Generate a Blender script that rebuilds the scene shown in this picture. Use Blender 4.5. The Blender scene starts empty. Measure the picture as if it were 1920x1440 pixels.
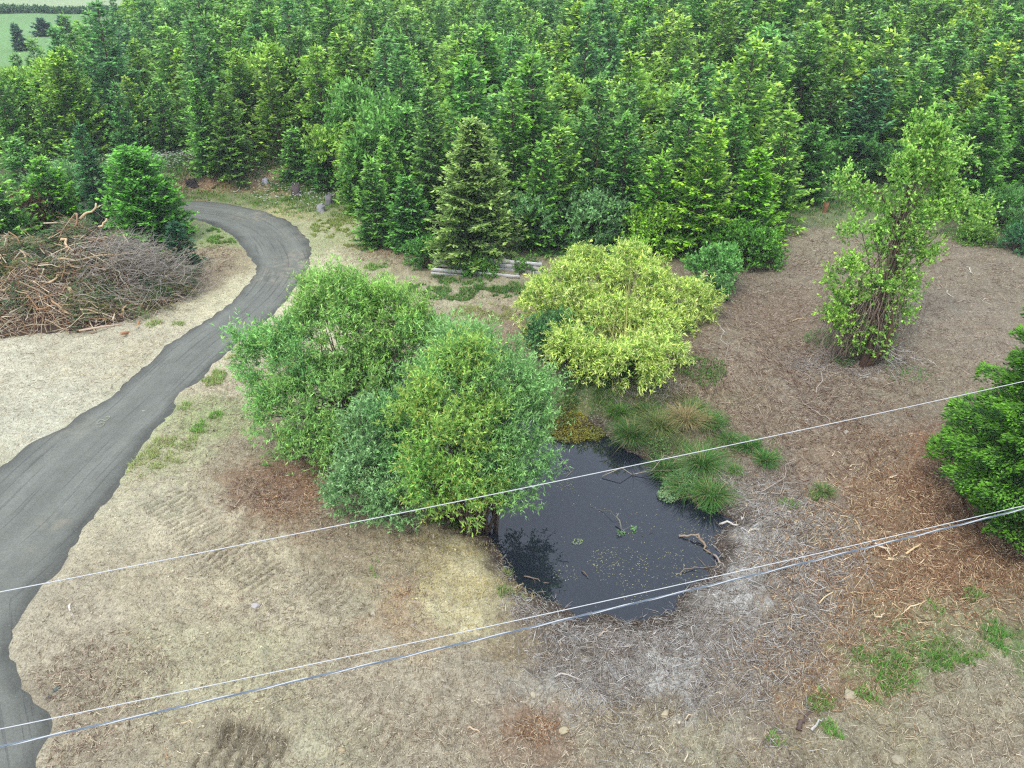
import bpy, math, random
import numpy as np
from mathutils import Vector
from mathutils.geometry import delaunay_2d_cdt

# ------------------------------------------------------------------ camera, world, sun, exposure
sc = bpy.context.scene
H, PITCH, FPX = 16.0, math.radians(30.0), 1450.0          # height, tilt below the horizon, focal length at 1920 px
cam_d = bpy.data.cameras.new("camera"); cam = bpy.data.objects.new("camera", cam_d)
sc.collection.objects.link(cam); sc.camera = cam
cam.location = (0, 0, H); cam.rotation_euler = (math.pi/2 - PITCH, 0, 0)
cam_d.sensor_width = 36; cam_d.lens = 36*FPX/1920; cam_d.clip_end = 5000
SUN_EL, SUN_AZ = math.radians(58), math.radians(215)      # azimuth: 0 = +Y, clockwise
w = bpy.data.worlds.new("World"); sc.world = w; w.use_nodes = True
nt = w.node_tree; nt.nodes.clear()
sky = nt.nodes.new('ShaderNodeTexSky'); sky.sky_type = 'NISHITA'; sky.sun_disc = False
sky.sun_elevation = SUN_EL; sky.sun_rotation = SUN_AZ; sky.dust_density = 3.0; sky.air_density = 1.0
hs = nt.nodes.new('ShaderNodeHueSaturation'); hs.inputs['Saturation'].default_value = 0.38
bg = nt.nodes.new('ShaderNodeBackground'); bg.inputs['Strength'].default_value = 0.15
wo = nt.nodes.new('ShaderNodeOutputWorld')
nt.links.new(sky.outputs[0], hs.inputs['Color'])
veil = nt.nodes.new('ShaderNodeMix'); veil.data_type = 'RGBA'; veil.inputs[0].default_value = 0.8; veil.inputs[7].default_value = (7.3, 8.4, 10.2, 1)   # thin cloud cover
nt.links.new(hs.outputs[0], veil.inputs[6]); nt.links.new(veil.outputs[2], bg.inputs[0]); nt.links.new(bg.outputs[0], wo.inputs[0])
sun_d = bpy.data.lights.new("sun", 'SUN'); sun_d.energy = 1.3; sun_d.angle = math.radians(18); sun_d.color = (1, .955, .87)
sun = bpy.data.objects.new("sun", sun_d); sc.collection.objects.link(sun)
sd = Vector((math.sin(SUN_AZ)*math.cos(SUN_EL), math.cos(SUN_AZ)*math.cos(SUN_EL), math.sin(SUN_EL)))
sun.rotation_euler = sd.to_track_quat('Z', 'Y').to_euler()
sc.view_settings.view_transform = 'Standard'; sc.view_settings.look = 'None'
sc.view_settings.exposure = 0.55; sc.view_settings.gamma = 1
sc.render.engine = 'CYCLES'
sc.cycles.use_denoising = False; sc.cycles.filter_width = 1.25
sc.cycles.max_bounces = 5; sc.cycles.diffuse_bounces = 3; sc.cycles.glossy_bounces = 2
sc.cycles.transmission_bounces = 3; sc.cycles.transparent_max_bounces = 4
sc.cycles.caustics_reflective = False; sc.cycles.caustics_refractive = False

C = sc.collection
RNG = np.random.default_rng(7)
random.seed(7)
CP, SP = math.cos(PITCH), math.sin(PITCH)
WATER = -0.35

# ------------------------------------------------------------------ noise
def _hash(i, j, s):
    n = (i*374761393 + j*668265263 + s*1442695041) & 0xffffffff
    n = ((n ^ (n >> 13))*1274126177) & 0xffffffff
    return ((n ^ (n >> 16)) & 0xffff)/65535.0
def vnoise(x, y, s=0):
    x = np.asarray(x, float); y = np.asarray(y, float)
    i = np.floor(x).astype(np.int64); j = np.floor(y).astype(np.int64)
    u = x-i; v = y-j; u = u*u*(3-2*u); v = v*v*(3-2*v)
    a = _hash(i, j, s); b = _hash(i+1, j, s); c = _hash(i, j+1, s); d = _hash(i+1, j+1, s)
    return (a*(1-u)+b*u)*(1-v)+(c*(1-u)+d*u)*v
def fbm(x, y, s=0, o=4):
    r = 0; a = .5; t = 0
    for k in range(o):
        r = r + a*vnoise(x, y, s+k*17); t += a; a *= .5; x = x*2.03+7.1; y = y*2.03+3.3
    return r/t
def sstep(a, b, x):
    t = np.clip((x-a)/(b-a), 0, 1); return t*t*(3-2*t)

# ------------------------------------------------------------------ pixel (1920 x 1440 photo) <-> world
def ray(px, py):
    a = (px-960)/FPX; b = -(py-720)/FPX
    return np.array([a, CP+SP*b, -SP+CP*b])
def on_plane(px, py, z):
    d = ray(px, py); t = (z-H)/d[2]; return d*t + np.array([0, 0, H])
def at(px, py, Y):
    """the point that stands at world distance Y"""
    d = ray(px, py); t = Y/d[1]; return d*t + np.array([0, 0, H])

POND_PX = [(1128,806),(1085,812),(1050,800),(990,770),(900,735),(800,692),(730,680),(695,705),(690,760),(735,830),(800,905),
           (880,985),(915,1010),(938,1045),(958,1080),(985,1105),(1010,1118),(1050,1142),(1090,1165),(1130,1158),(1180,1172),(1230,1160),
           (1268,1138),(1290,1105),(1330,1078),(1352,1045),(1338,1020),(1352,992),(1385,975),(1345,962),(1312,950),(1290,925),(1255,905),(1235,872),
           (1195,858),(1160,838)]
POND = np.array([on_plane(x, y, WATER)[:2] for x, y in POND_PX])
def seg_dist(x, y, poly, closed=True):
    x = np.asarray(x, float); y = np.asarray(y, float)
    best = np.full(x.shape, 1e9); ins = np.zeros(x.shape, bool)
    n = len(poly)
    for k in range(n if closed else n-1):
        ax, ay = poly[k]; bx, by = poly[(k+1) % n]
        dx, dy = bx-ax, by-ay; L = dx*dx+dy*dy+1e-12
        t = np.clip(((x-ax)*dx+(y-ay)*dy)/L, 0, 1)
        best = np.minimum(best, (x-ax-t*dx)**2+(y-ay-t*dy)**2)
        if closed and ay != by:
            c = ((ay > y) != (by > y)) & (x < (bx-ax)*(y-ay)/(by-ay)+ax); ins ^= c
    d = np.sqrt(best)
    return np.where(ins, -d, d) if closed else d
def pond_sd(x, y):
    x = np.asarray(x, float); y = np.asarray(y, float)
    out = np.full(x.shape, 50.0)
    m = (x > -9) & (x < 12) & (y > 10) & (y < 32)
    if m.any(): out[m] = seg_dist(x[m], y[m], POND) + (fbm(x[m]*2.2, y[m]*2.2, 5, 3)-.5)*.45
    return out

ROAD_IN = [(340,412),(372,415),(400,424),(438,449),(464,478),(475,500),(470,520),(447,552),(400,588),(332,632),(300,655),(268,682),(232,716),(212,738),(182,757),
           (120,795),(100,805),(62,828),(28,852),(0,874),(-60,915),(-200,1000),(-500,1180)]
ROAD_OUT = [(340,375),(380,377),(420,380),(480,391),(528,406),(565,430),(583,454),(588,480),(577,520),(548,560),(510,597),(470,630),(432,664),(400,688),(396,702),
            (352,728),(330,768),(300,808),(276,836),(240,872),(222,912),(198,955),(170,990),(140,1040),(112,1082),(84,1104),(60,1140),(35,1175),(24,1206),(27,1240),(38,1262),
            (62,1290),(80,1316),(100,1335),(106,1352),(96,1378),(82,1405),(76,1440),(70,1600),(40,2300)]
def base_h(x, y):
    """large shape of the land, without pond and small bumps"""
    x = np.asarray(x, float); y = np.asarray(y, float)
    z = 0.9*(fbm(x*.06, y*.06, 3, 2)-.5)*sstep(30, 60, y)
    z = z + 1.3*sstep(57.5, 61.5, y - .12*x)*sstep(-60, -40, x)*(1-sstep(-14, -6, x))
    z = z + .115*np.clip(y-62, 0, 170)*sstep(-.35, .45, x/np.maximum(y, 1))
    z = z + .9*sstep(9, 19, x)*sstep(18, 34, y)
    z = z + .5*sstep(36, 42, y)*sstep(-5, 0, x)*(1-sstep(9, 12, x))
    z = z + .9*sstep(25.2, 28.6, y)*sstep(0, 3, x)*(1-sstep(9, 13, x))*(1-sstep(34, 40, y))
    return z
RP = None
def road_sd(x, y):
    if RP is None: return np.full(np.shape(x), 20.)
    x = np.asarray(x, float); out = np.full(x.shape, 20.); m = (x < -3) & (x > -60) & (y > 0) & (y < 62)
    if m.any(): out[m] = seg_dist(x[m], np.asarray(y)[m], RP)
    return out
TRACKS = [((300,1010),(470,930),10,70),((330,1060),(520,1000),9,60)]
def small_h(x, y):
    near = 1-sstep(40, 55, y)
    b = (fbm(x*1.1, y*1.1, 11, 4)-.5)*.2 + (fbm(x*4.2, y*4.2, 23, 3)-.5)*.13
    cl = np.maximum(fbm(x*3.1+9, y*3.1, 31, 2)-.62, 0)*.35
    # rougher churned soil toward the pond's south-east
    rough = 1+1.2*sstep(-2, 3, x)*(1-sstep(22, 30, y))
    return (b+cl)*rough*near + TRK(x, y)
def TRK(x, y):
    t = 0
    # tyre and crawler prints
    for cx, cy, ang, L, W, wl, amp in TR:
        c, s = math.cos(ang), math.sin(ang)
        u = (x-cx)*c+(y-cy)*s; v = -(x-cx)*s+(y-cy)*c
        m = sstep(1, .8, np.abs(u)/L)*sstep(1, .75, np.abs(v+.08*np.sin(u*2.1))/W)
        t = t - amp*m*np.clip(.15+.95*np.sin(u*2*math.pi/wl+v*1.3+2.2*fbm(x*1.4, y*1.4, 79, 2)), 0, 1)*(.35+1.3*fbm(x*2.5, y*2.5, 77, 3))
    return t
TR = []
def tr(px, py, qx, qy, W, wl, amp):
    a = on_plane(px, py, 0); b = on_plane(qx, qy, 0); d = b-a
    TR.append(((a[0]+b[0])/2, (a[1]+b[1])/2, math.atan2(d[1], d[0]), math.hypot(d[0], d[1])/2, W, wl, amp))
tr(290,925,400,1010,.8,.24,.075); tr(400,1010,520,1090,.8,.24,.07); tr(340,1010,420,1070,.55,.26,.05); tr(560,1080,660,1130,.6,.25,.05)
tr(370,1400,540,1425,.8,.34,.13); tr(395,1375,560,1400,.35,.35,.2); tr(660,1330,760,1400,.6,.35,.06); tr(700,1290,900,1370,.4,.4,.05)
def h(x, y):
    x = np.asarray(x, float); y = np.asarray(y, float)
    z = base_h(x, y) + small_h(x, y)*sstep(-.1, .5, road_sd(x, y))
    s = pond_sd(x, y)
    k = 1-sstep(.2, 1.5, s)
    bank = WATER + np.where(s > 0, np.minimum(s*.42, .5), np.maximum(s*.45, -.7))
    return z*(1-k) + (bank + small_h(x, y)*.35*sstep(-.6, .1, s))*k
def hz(x, y): return float(h(np.array([x]), np.array([y]))[0])
def G(px, py):
    z = 0.
    for _ in range(8):
        p = on_plane(px, py, z); z = .5*z+.5*float(base_h(p[0], p[1]))
    p = on_plane(px, py, z); return p
def proj(x, y, z):
    x, y, z = map(np.asarray, (x, y, z)); d = y*CP-(z-H)*SP; v = y*SP+(z-H)*CP
    return 960+FPX*x/d, 720-FPX*v/d, d
RP = np.array([G(*p)[:2] for p in ROAD_IN] + [G(*p)[:2] for p in ROAD_OUT[::-1]])
# the part of the road that runs on behind the trees at the left
a0 = G(340, 412); b0 = G(340, 375)
RP = np.vstack([[(-58, a0[1]+1.5), (-40, a0[1]+2.0), (-30, a0[1]+1.4)], RP, [(-30, b0[1]+1.2), (-40, b0[1]+1.7), (-58, b0[1]+1.2)]])

# ------------------------------------------------------------------ colours
def lin(c): 
    c = np.asarray(c, float)/255; return np.where(c <= .04045, c/12.92, ((c+.055)/1.055)**2.4)
def tag(o, label=None, cat=None, group=None, kind=None):
    if label: o['label'] = label
    if cat: o['category'] = cat
    if group: o['group'] = group
    if kind: o['kind'] = kind
    return o
def empty(name, loc, label, cat, group=None):
    o = bpy.data.objects.new(name, None); C.objects.link(o); o.location = loc; o.empty_display_size = .3
    return tag(o, label, cat, group)

# ------------------------------------------------------------------ mesh buffer
class Buf:
    def __init__(s): s.v = []; s.q = []; s.t = []; s.c = []; s.n = 0
    def add(s, v, q=None, t=None, col=(1, 1, 1)):
        v = np.asarray(v, float).reshape(-1, 3); s.v.append(v)
        if q is not None and len(q): s.q.append(np.asarray(q, np.int64)+s.n)
        if t is not None and len(t): s.t.append(np.asarray(t, np.int64)+s.n)
        col = np.asarray(col, float)
        if col.ndim == 1: col = np.tile(col, (len(v), 1))
        s.c.append(col); s.n += len(v); return s
    def mesh(s, name, mat, smooth=False, origin=(0, 0, 0)):
        v = np.concatenate(s.v)-np.asarray(origin, float); c = np.concatenate(s.c)
        q = np.concatenate(s.q) if s.q else np.zeros((0, 4), np.int64)
        t = np.concatenate(s.t) if s.t else np.zeros((0, 3), np.int64)
        m = bpy.data.meshes.new(name)
        m.vertices.add(len(v)); m.vertices.foreach_set('co', v.astype(np.float32).ravel())
        m.loops.add(q.size+t.size); m.loops.foreach_set('vertex_index', np.concatenate([q.ravel(), t.ravel()]).astype(np.int32))
        m.polygons.add(len(q)+len(t))
        st = np.concatenate([np.arange(len(q))*4, q.size+np.arange(len(t))*3]).astype(np.int32)
        m.polygons.foreach_set('loop_start', st)
        if smooth: m.polygons.foreach_set('use_smooth', np.ones(len(q)+len(t), bool))
        m.update(calc_edges=True)
        a = m.color_attributes.new('Col', 'FLOAT_COLOR', 'POINT')
        a.data.foreach_set('color', np.hstack([c, np.ones((len(c), 1))]).astype(np.float32).ravel())
        m.materials.append(mat); return m
    def obj(s, name, mat, parent=None, smooth=False, origin=None):
        o0 = (0, 0, 0) if origin is None else origin
        m = s.mesh(name, mat, smooth, o0); o = bpy.data.objects.new(name, m); C.objects.link(o)
        if parent is not None: o.parent = parent
        else: o.location = o0
        return o
def unit(a): return a/np.maximum(np.linalg.norm(a, axis=-1, keepdims=True), 1e-9)
def rnd(n, s=1., g=None): return (g or RNG).normal(0, s, (n, 3))
def leaves(b, p, d, nrm, L, W, col, fold=.15):
    """rhombic leaves / needle sprays: base, side, tip, side"""
    d = unit(d); s = unit(np.cross(d, nrm)); nn = np.cross(s, d)
    L = np.asarray(L).reshape(-1, 1)*np.ones((len(p), 1)); W = np.asarray(W).reshape(-1, 1)*np.ones((len(p), 1))
    v = np.stack([p, p+d*L*.45+s*W*.5-nn*W*fold, p+d*L, p+d*L*.45-s*W*.5-nn*W*fold], 1)
    n = len(p); q = np.arange(n*4).reshape(n, 4)
    col = np.asarray(col); col = np.tile(col, (n, 1)) if col.ndim == 1 else col
    b.add(v.reshape(-1, 3), q, col=np.repeat(col, 4, 0))
def tubes(b, P, R, sides=4, col=(1, 1, 1), cap=True):
    """P (N,K,3) paths, R (N,K) radii"""
    P = np.asarray(P, float); R = np.asarray(R, float); N, K, _ = P.shape
    T = unit(np.gradient(P, axis=1)); ref = np.where(np.abs(T[..., 2:3]) > .9, np.array([1., 0, 0]), np.array([0, 0, 1.]))
    ref = ref[:, :1].repeat(K, 1)
    A = unit(np.cross(T, ref)); B_ = np.cross(T, A)
    th = np.arange(sides)*2*math.pi/sides
    V = P[:, :, None]+R[:, :, None, None]*(A[:, :, None]*np.cos(th)[None, None, :, None]+B_[:, :, None]*np.sin(th)[None, None, :, None])
    idx = np.arange(N*K*sides).reshape(N, K, sides); nx = np.roll(idx, -1, 2)
    q = np.stack([idx[:, :-1], nx[:, :-1], nx[:, 1:], idx[:, 1:]], -1).reshape(-1, 4)
    t = None
    if cap:
        tt = [np.stack([idx[:, e, 0], idx[:, e, (k+1) if e else k+2], idx[:, e, (k+2) if e else k+1]], -1) for e in (0, -1) for k in range(sides-2)]
        t = np.concatenate(tt)
    col = np.asarray(col); 
    if col.ndim == 2: col = np.repeat(col, K*sides, 0)
    b.add(V.reshape(-1, 3), q, t, col)
def wig(p0, p1, K=5, amp=.08, g=None):
    """bent paths from p0 to p1 (N,3)"""
    p0 = np.atleast_2d(p0).astype(float); p1 = np.atleast_2d(p1).astype(float); g = g or RNG
    t = np.linspace(0, 1, K)[None, :, None]; L = np.linalg.norm(p1-p0, axis=1)[:, None, None]
    o = np.cumsum(g.normal(0, 1, (len(p0), K, 3)), 1); o = o-o[:, :1]-t*(o[:, -1:]-o[:, :1])
    return p0[:, None]*(1-t)+p1[:, None]*t+o*amp*L
def blades(b, p, d, L, W, col, droop=.5, K=4):
    """grass blades: curved tapering strips from p, leaning along d"""
    n = len(p); L = np.asarray(L).reshape(-1, 1)*np.ones((n, 1)); W = np.asarray(W).reshape(-1, 1)*np.ones((n, 1))
    d = np.asarray(d, float); dh = d.copy(); dh[:, 2] = 0; s = unit(np.cross(d, np.array([0, 0, 1.]))+1e-4)
    vs = []
    for k in range(K):
        t = k/(K-1); c = p+unit(d)*L*t+dh*L*droop*t*t*.6-np.array([0, 0, 1.])*L*droop*t*t*.55
        w_ = W*(1-t*.92)*.5; vs += [c-s*w_, c+s*w_]
    v = np.stack(vs, 1); i = np.arange(n)[:, None]*2*K
    q = np.concatenate([i+np.array([2*k, 2*k+1, 2*k+3, 2*k+2]) for k in range(K-1)])
    col = np.asarray(col); col = np.tile(col, (n, 1)) if col.ndim == 1 else col
    b.add(v.reshape(-1, 3), q, col=np.repeat(col, 2*K, 0))

# ------------------------------------------------------------------ materials
def newmat(name):
    m = bpy.data.materials.new(name); m.use_nodes = True; n = m.node_tree; n.nodes.clear(); return m, n
def N(n, t, **k):
    x = n.nodes.new(t)
    for a, b_ in k.items():
        if a.startswith('_'): setattr(x, a[1:], b_)
        else: x.inputs[a.replace('__', ' ')].default_value = b_
    return x
def math_(n, op, a, b_=None, c=None):
    x = n.nodes.new('ShaderNodeMath'); x.operation = op
    for i, v in enumerate((a, b_, c)):
        if v is None: continue
        if hasattr(v, 'type') and not isinstance(v, (int, float)): n.links.new(v, x.inputs[i])
        else: x.inputs[i].default_value = v
    return x.outputs[0]
def vmul(n, col, fac):
    x = n.nodes.new('ShaderNodeVectorMath'); x.operation = 'SCALE'; n.links.new(col, x.inputs[0])
    if hasattr(fac, 'type') and not isinstance(fac, (int, float)): n.links.new(fac, x.inputs['Scale'])
    else: x.inputs['Scale'].default_value = fac
    return x.outputs[0]
def mixc(n, f, a, b_):
    x = n.nodes.new('ShaderNodeMix'); x.data_type = 'RGBA'
    for i, v in ((0, f), (6, a), (7, b_)):
        if hasattr(v, 'type') and not isinstance(v, (int, float, tuple)): n.links.new(v, x.inputs[i])
        else: x.inputs[i].default_value = v if i == 0 else tuple(v)+(1,)
    return x.outputs[2]
def ramp(n, f, stops):
    x = n.nodes.new('ShaderNodeValToRGB'); n.links.new(f, x.inputs[0]); e = x.color_ramp.elements
    while len(e) < len(stops): e.new(.5)
    for k, (p, c) in enumerate(stops): e[k].position = p; e[k].color = (c if len(c) == 4 else tuple(c)+(1,)) if hasattr(c, '__len__') else (c, c, c, 1)
    return x.outputs[0]
def noise(n, vec, scale, detail=4, rough=.6):
    x = N(n, 'ShaderNodeTexNoise', Scale=scale, Detail=detail, Roughness=rough)
    if vec is not None: n.links.new(vec, x.inputs['Vector'])
    return x.outputs[0]
def leafmat(name, transl=.3, rand=None, spec=.25):
    m, n = newmat(name)
    at_ = N(n, 'ShaderNodeAttribute', _attribute_name='Col'); oi = N(n, 'ShaderNodeObjectInfo')
    fx = N(n, 'ShaderNodeVectorMath', _operation='MULTIPLY'); n.links.new(at_.outputs['Color'], fx.inputs[0]); fx.inputs[1].default_value = (1.03, 1.03, .97); col = fx.outputs[0]
    if rand:
        r = ramp(n, oi.outputs['Random'], rand)
        x = n.nodes.new('ShaderNodeVectorMath'); x.operation = 'MULTIPLY'; n.links.new(col, x.inputs[0]); n.links.new(r, x.inputs[1]); col = x.outputs[0]
    x = n.nodes.new('ShaderNodeVectorMath'); x.operation = 'MULTIPLY'; n.links.new(col, x.inputs[0]); n.links.new(oi.outputs['Color'], x.inputs[1]); col = x.outputs[0]
    p = N(n, 'ShaderNodeBsdfPrincipled', Roughness=.55); p.inputs['Specular IOR Level'].default_value = spec
    n.links.new(col, p.inputs['Base Color'])
    t = N(n, 'ShaderNodeBsdfTranslucent'); n.links.new(col, t.inputs[0])
    mx = N(n, 'ShaderNodeMixShader'); mx.inputs[0].default_value = transl
    n.links.new(p.outputs[0], mx.inputs[1]); n.links.new(t.outputs[0], mx.inputs[2])
    o = N(n, 'ShaderNodeOutputMaterial'); n.links.new(mx.outputs[0], o.inputs[0]); return m
def colmat(name, scale=20, amt=.5, rough=.9, bump=.3, stretch=(1, 1, 1)):
    """vertex colour with grain: bark, twigs, stones, boards"""
    m, n = newmat(name); at_ = N(n, 'ShaderNodeAttribute', _attribute_name='Col'); tc = N(n, 'ShaderNodeTexCoord')
    mp = N(n, 'ShaderNodeMapping'); mp.inputs['Scale'].default_value = stretch; n.links.new(tc.outputs['Object'], mp.inputs[0])
    f = noise(n, mp.outputs[0], scale, 6); k = math_(n, 'MULTIPLY_ADD', f, 2*amt, 1-amt)
    p = N(n, 'ShaderNodeBsdfPrincipled', Roughness=rough); p.inputs['Specular IOR Level'].default_value = .2
    n.links.new(vmul(n, at_.outputs['Color'], k), p.inputs['Base Color'])
    bp = N(n, 'ShaderNodeBump', Strength=bump, Distance=.02); n.links.new(f, bp.inputs['Height']); n.links.new(bp.outputs[0], p.inputs['Normal'])
    o = N(n, 'ShaderNodeOutputMaterial'); n.links.new(p.outputs[0], o.inputs[0]); return m
M_CON = leafmat('conifer_needles', .34, [(0, (.85, .92, .92)), (.2, (1.1, 1.06, .85)), (.4, (.98, 1.05, .92)), (.6, (1.28, 1.15, .85)), (.8, (.9, 1.0, 1.0)), (1, (1.2, 1.12, .9))])
M_LEAF = leafmat('leaf', .32); M_GRASS = leafmat('grass_blade', .3)
M_BARK = colmat('bark', 14, .45, stretch=(1, 1, .25)); M_TWIG = colmat('twig', 9, .35); M_STONE = colmat('stone', 7, .3)
M_WOOD = colmat('weathered_board', 8, .45, stretch=(.25, 1, 4))

def ground_mat():
    m, n = newmat('dry_soil'); at_ = N(n, 'ShaderNodeAttribute', _attribute_name='Col'); ge = N(n, 'ShaderNodeNewGeometry'); P = ge.outputs['Position']
    col = at_.outputs['Color']
    big = noise(n, P, 1.3, 5); mid = noise(n, P, 6, 8, .7); fine = noise(n, P, 20, 6, .8)
    def stretch(sx, sy, rz, scale):
        mp = N(n, 'ShaderNodeMapping'); mp.inputs['Scale'].default_value = (sx, sy, 1); mp.inputs['Rotation'].default_value = (0, 0, rz)
        n.links.new(P, mp.inputs[0]); return noise(n, mp.outputs[0], scale, 3, .6)
    f1 = stretch(1, .16, .5, 38); f2 = stretch(1, .14, 2.0, 33); f3 = stretch(1, .2, -.5, 22)
    k = math_(n, 'MULTIPLY_ADD', big, .5, .75)
    k = math_(n, 'MULTIPLY', k, math_(n, 'MULTIPLY_ADD', mid, 1.1, .45))
    k = math_(n, 'MULTIPLY', k, math_(n, 'MULTIPLY_ADD', fine, 1.5, .25))
    c = vmul(n, col, k)
    dk = ramp(n, noise(n, P, 10, 5, .8), [(.38, 1.), (.46, 0.)]); c = mixc(n, math_(n, 'MULTIPLY', dk, .62), c, (.11, .08, .055))
    lt = ramp(n, noise(n, P, 13, 4, .8), [(.55, 0.), (.63, 1.)]); c = mixc(n, math_(n, 'MULTIPLY', lt, .55), c, (.62, .55, .43))
    straw = math_(n, 'MAXIMUM', ramp(n, f1, [(.6, 0.), (.7, 1.)]), ramp(n, f2, [(.61, 0.), (.7, 1.)]))
    c = mixc(n, math_(n, 'MULTIPLY', straw, .35), c, (.55, .46, .33))
    crev = ramp(n, f3, [(.3, 1.), (.42, 0.)]); c = mixc(n, math_(n, 'MULTIPLY', crev, .45), c, (.09, .06, .045))
    vo = N(n, 'ShaderNodeTexVoronoi', Scale=9); n.links.new(P, vo.inputs['Vector'])
    peb = ramp(n, vo.outputs['Distance'], [(.1, 1.), (.17, 0.)]); c = mixc(n, math_(n, 'MULTIPLY', peb, .35), c, (.46, .4, .31))
    rb = ramp(n, noise(n, P, 2.1, 6, .7), [(.56, 0.), (.68, 1.)]); c = mixc(n, math_(n, 'MULTIPLY', rb, .4), c, (.17, .1, .065))
    hgt = math_(n, 'ADD', math_(n, 'MULTIPLY', mid, .6), math_(n, 'ADD', math_(n, 'MULTIPLY', fine, .35), math_(n, 'ADD', math_(n, 'MULTIPLY', straw, .15), math_(n, 'MULTIPLY', f3, .35))))
    bp = N(n, 'ShaderNodeBump', Strength=1., Distance=.11); n.links.new(hgt, bp.inputs['Height'])
    p = N(n, 'ShaderNodeBsdfPrincipled', Roughness=.95); p.inputs['Specular IOR Level'].default_value = .1
    n.links.new(c, p.inputs['Base Color']); n.links.new(bp.outputs[0], p.inputs['Normal'])
    o = N(n, 'ShaderNodeOutputMaterial'); n.links.new(p.outputs[0], o.inputs[0]); return m
def road_mat():
    m, n = newmat('dark_gravel'); at_ = N(n, 'ShaderNodeAttribute', _attribute_name='Col'); ge = N(n, 'ShaderNodeNewGeometry'); P = ge.outputs['Position']
    uv = N(n, 'ShaderNodeUVMap', _uv_map='along')
    mp = N(n, 'ShaderNodeMapping'); mp.inputs['Scale'].default_value = (.3, 4, 1); n.links.new(uv.outputs[0], mp.inputs[0])
    streak = noise(n, mp.outputs[0], 1.0, 6, .65); fine = noise(n, P, 16, 6, .85); mid = noise(n, P, 1.2, 5)
    k = math_(n, 'MULTIPLY', math_(n, 'MULTIPLY_ADD', streak, .45, .78), math_(n, 'MULTIPLY_ADD', fine, 1.5, .25))
    k = math_(n, 'MULTIPLY', k, math_(n, 'MULTIPLY_ADD', mid, .5, .75))
    c = vmul(n, at_.outputs['Color'], k)
    mp2 = N(n, 'ShaderNodeMapping'); mp2.inputs['Scale'].default_value = (.2, 7, 1); n.links.new(uv.outputs[0], mp2.inputs[0])
    rut = ramp(n, noise(n, mp2.outputs[0], 1.0, 3, .5), [(.35, 1.), (.41, 0.)])
    c = mixc(n, math_(n, 'MULTIPLY', rut, .35), c, (.045, .046, .048))
    vo = N(n, 'ShaderNodeTexVoronoi', Scale=7); n.links.new(P, vo.inputs['Vector'])
    peb = ramp(n, vo.outputs['Distance'], [(.07, 1.), (.12, 0.)]); c = mixc(n, math_(n, 'MULTIPLY', peb, .35), c, (.3, .29, .27))
    hgt = math_(n, 'ADD', math_(n, 'MULTIPLY', streak, .6), math_(n, 'SUBTRACT', math_(n, 'MULTIPLY', fine, .5), math_(n, 'MULTIPLY', rut, .4)))
    bp = N(n, 'ShaderNodeBump', Strength=.7, Distance=.04); n.links.new(hgt, bp.inputs['Height'])
    p = N(n, 'ShaderNodeBsdfPrincipled', Roughness=.85); p.inputs['Specular IOR Level'].default_value = .25
    n.links.new(c, p.inputs['Base Color']); n.links.new(bp.outputs[0], p.inputs['Normal'])
    o = N(n, 'ShaderNodeOutputMaterial'); n.links.new(p.outputs[0], o.inputs[0]); return m
def water_mat():
    m, n = newmat('pond_water'); ge = N(n, 'ShaderNodeNewGeometry')
    f = noise(n, ge.outputs['Position'], 1.1, 3); f2 = noise(n, ge.outputs['Position'], 5, 2)
    c = mixc(n, f, (.010, .013, .019), (.015, .018, .023))
    p = N(n, 'ShaderNodeBsdfPrincipled', Roughness=.008, IOR=1.5); n.links.new(c, p.inputs['Base Color'])
    bp = N(n, 'ShaderNodeBump', Strength=.02, Distance=.01); n.links.new(f2, bp.inputs['Height']); n.links.new(bp.outputs[0], p.inputs['Normal'])
    o = N(n, 'ShaderNodeOutputMaterial'); n.links.new(p.outputs[0], o.inputs[0]); return m
def plain(name, col, rough=.6, metal=0.):
    m, n = newmat(name); p = N(n, 'ShaderNodeBsdfPrincipled', Roughness=rough, Metallic=metal); ge = N(n, 'ShaderNodeNewGeometry')
    f = noise(n, ge.outputs['Position'], 12, 3); c = mixc(n, f, tuple(np.array(col)*.8), tuple(np.minimum(np.array(col)*1.2, 1)))
    n.links.new(c, p.inputs['Base Color']); o = N(n, 'ShaderNodeOutputMaterial'); n.links.new(p.outputs[0], o.inputs[0]); return m
M_GROUND, M_ROAD, M_WATER = ground_mat(), road_mat(), water_mat()

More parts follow.
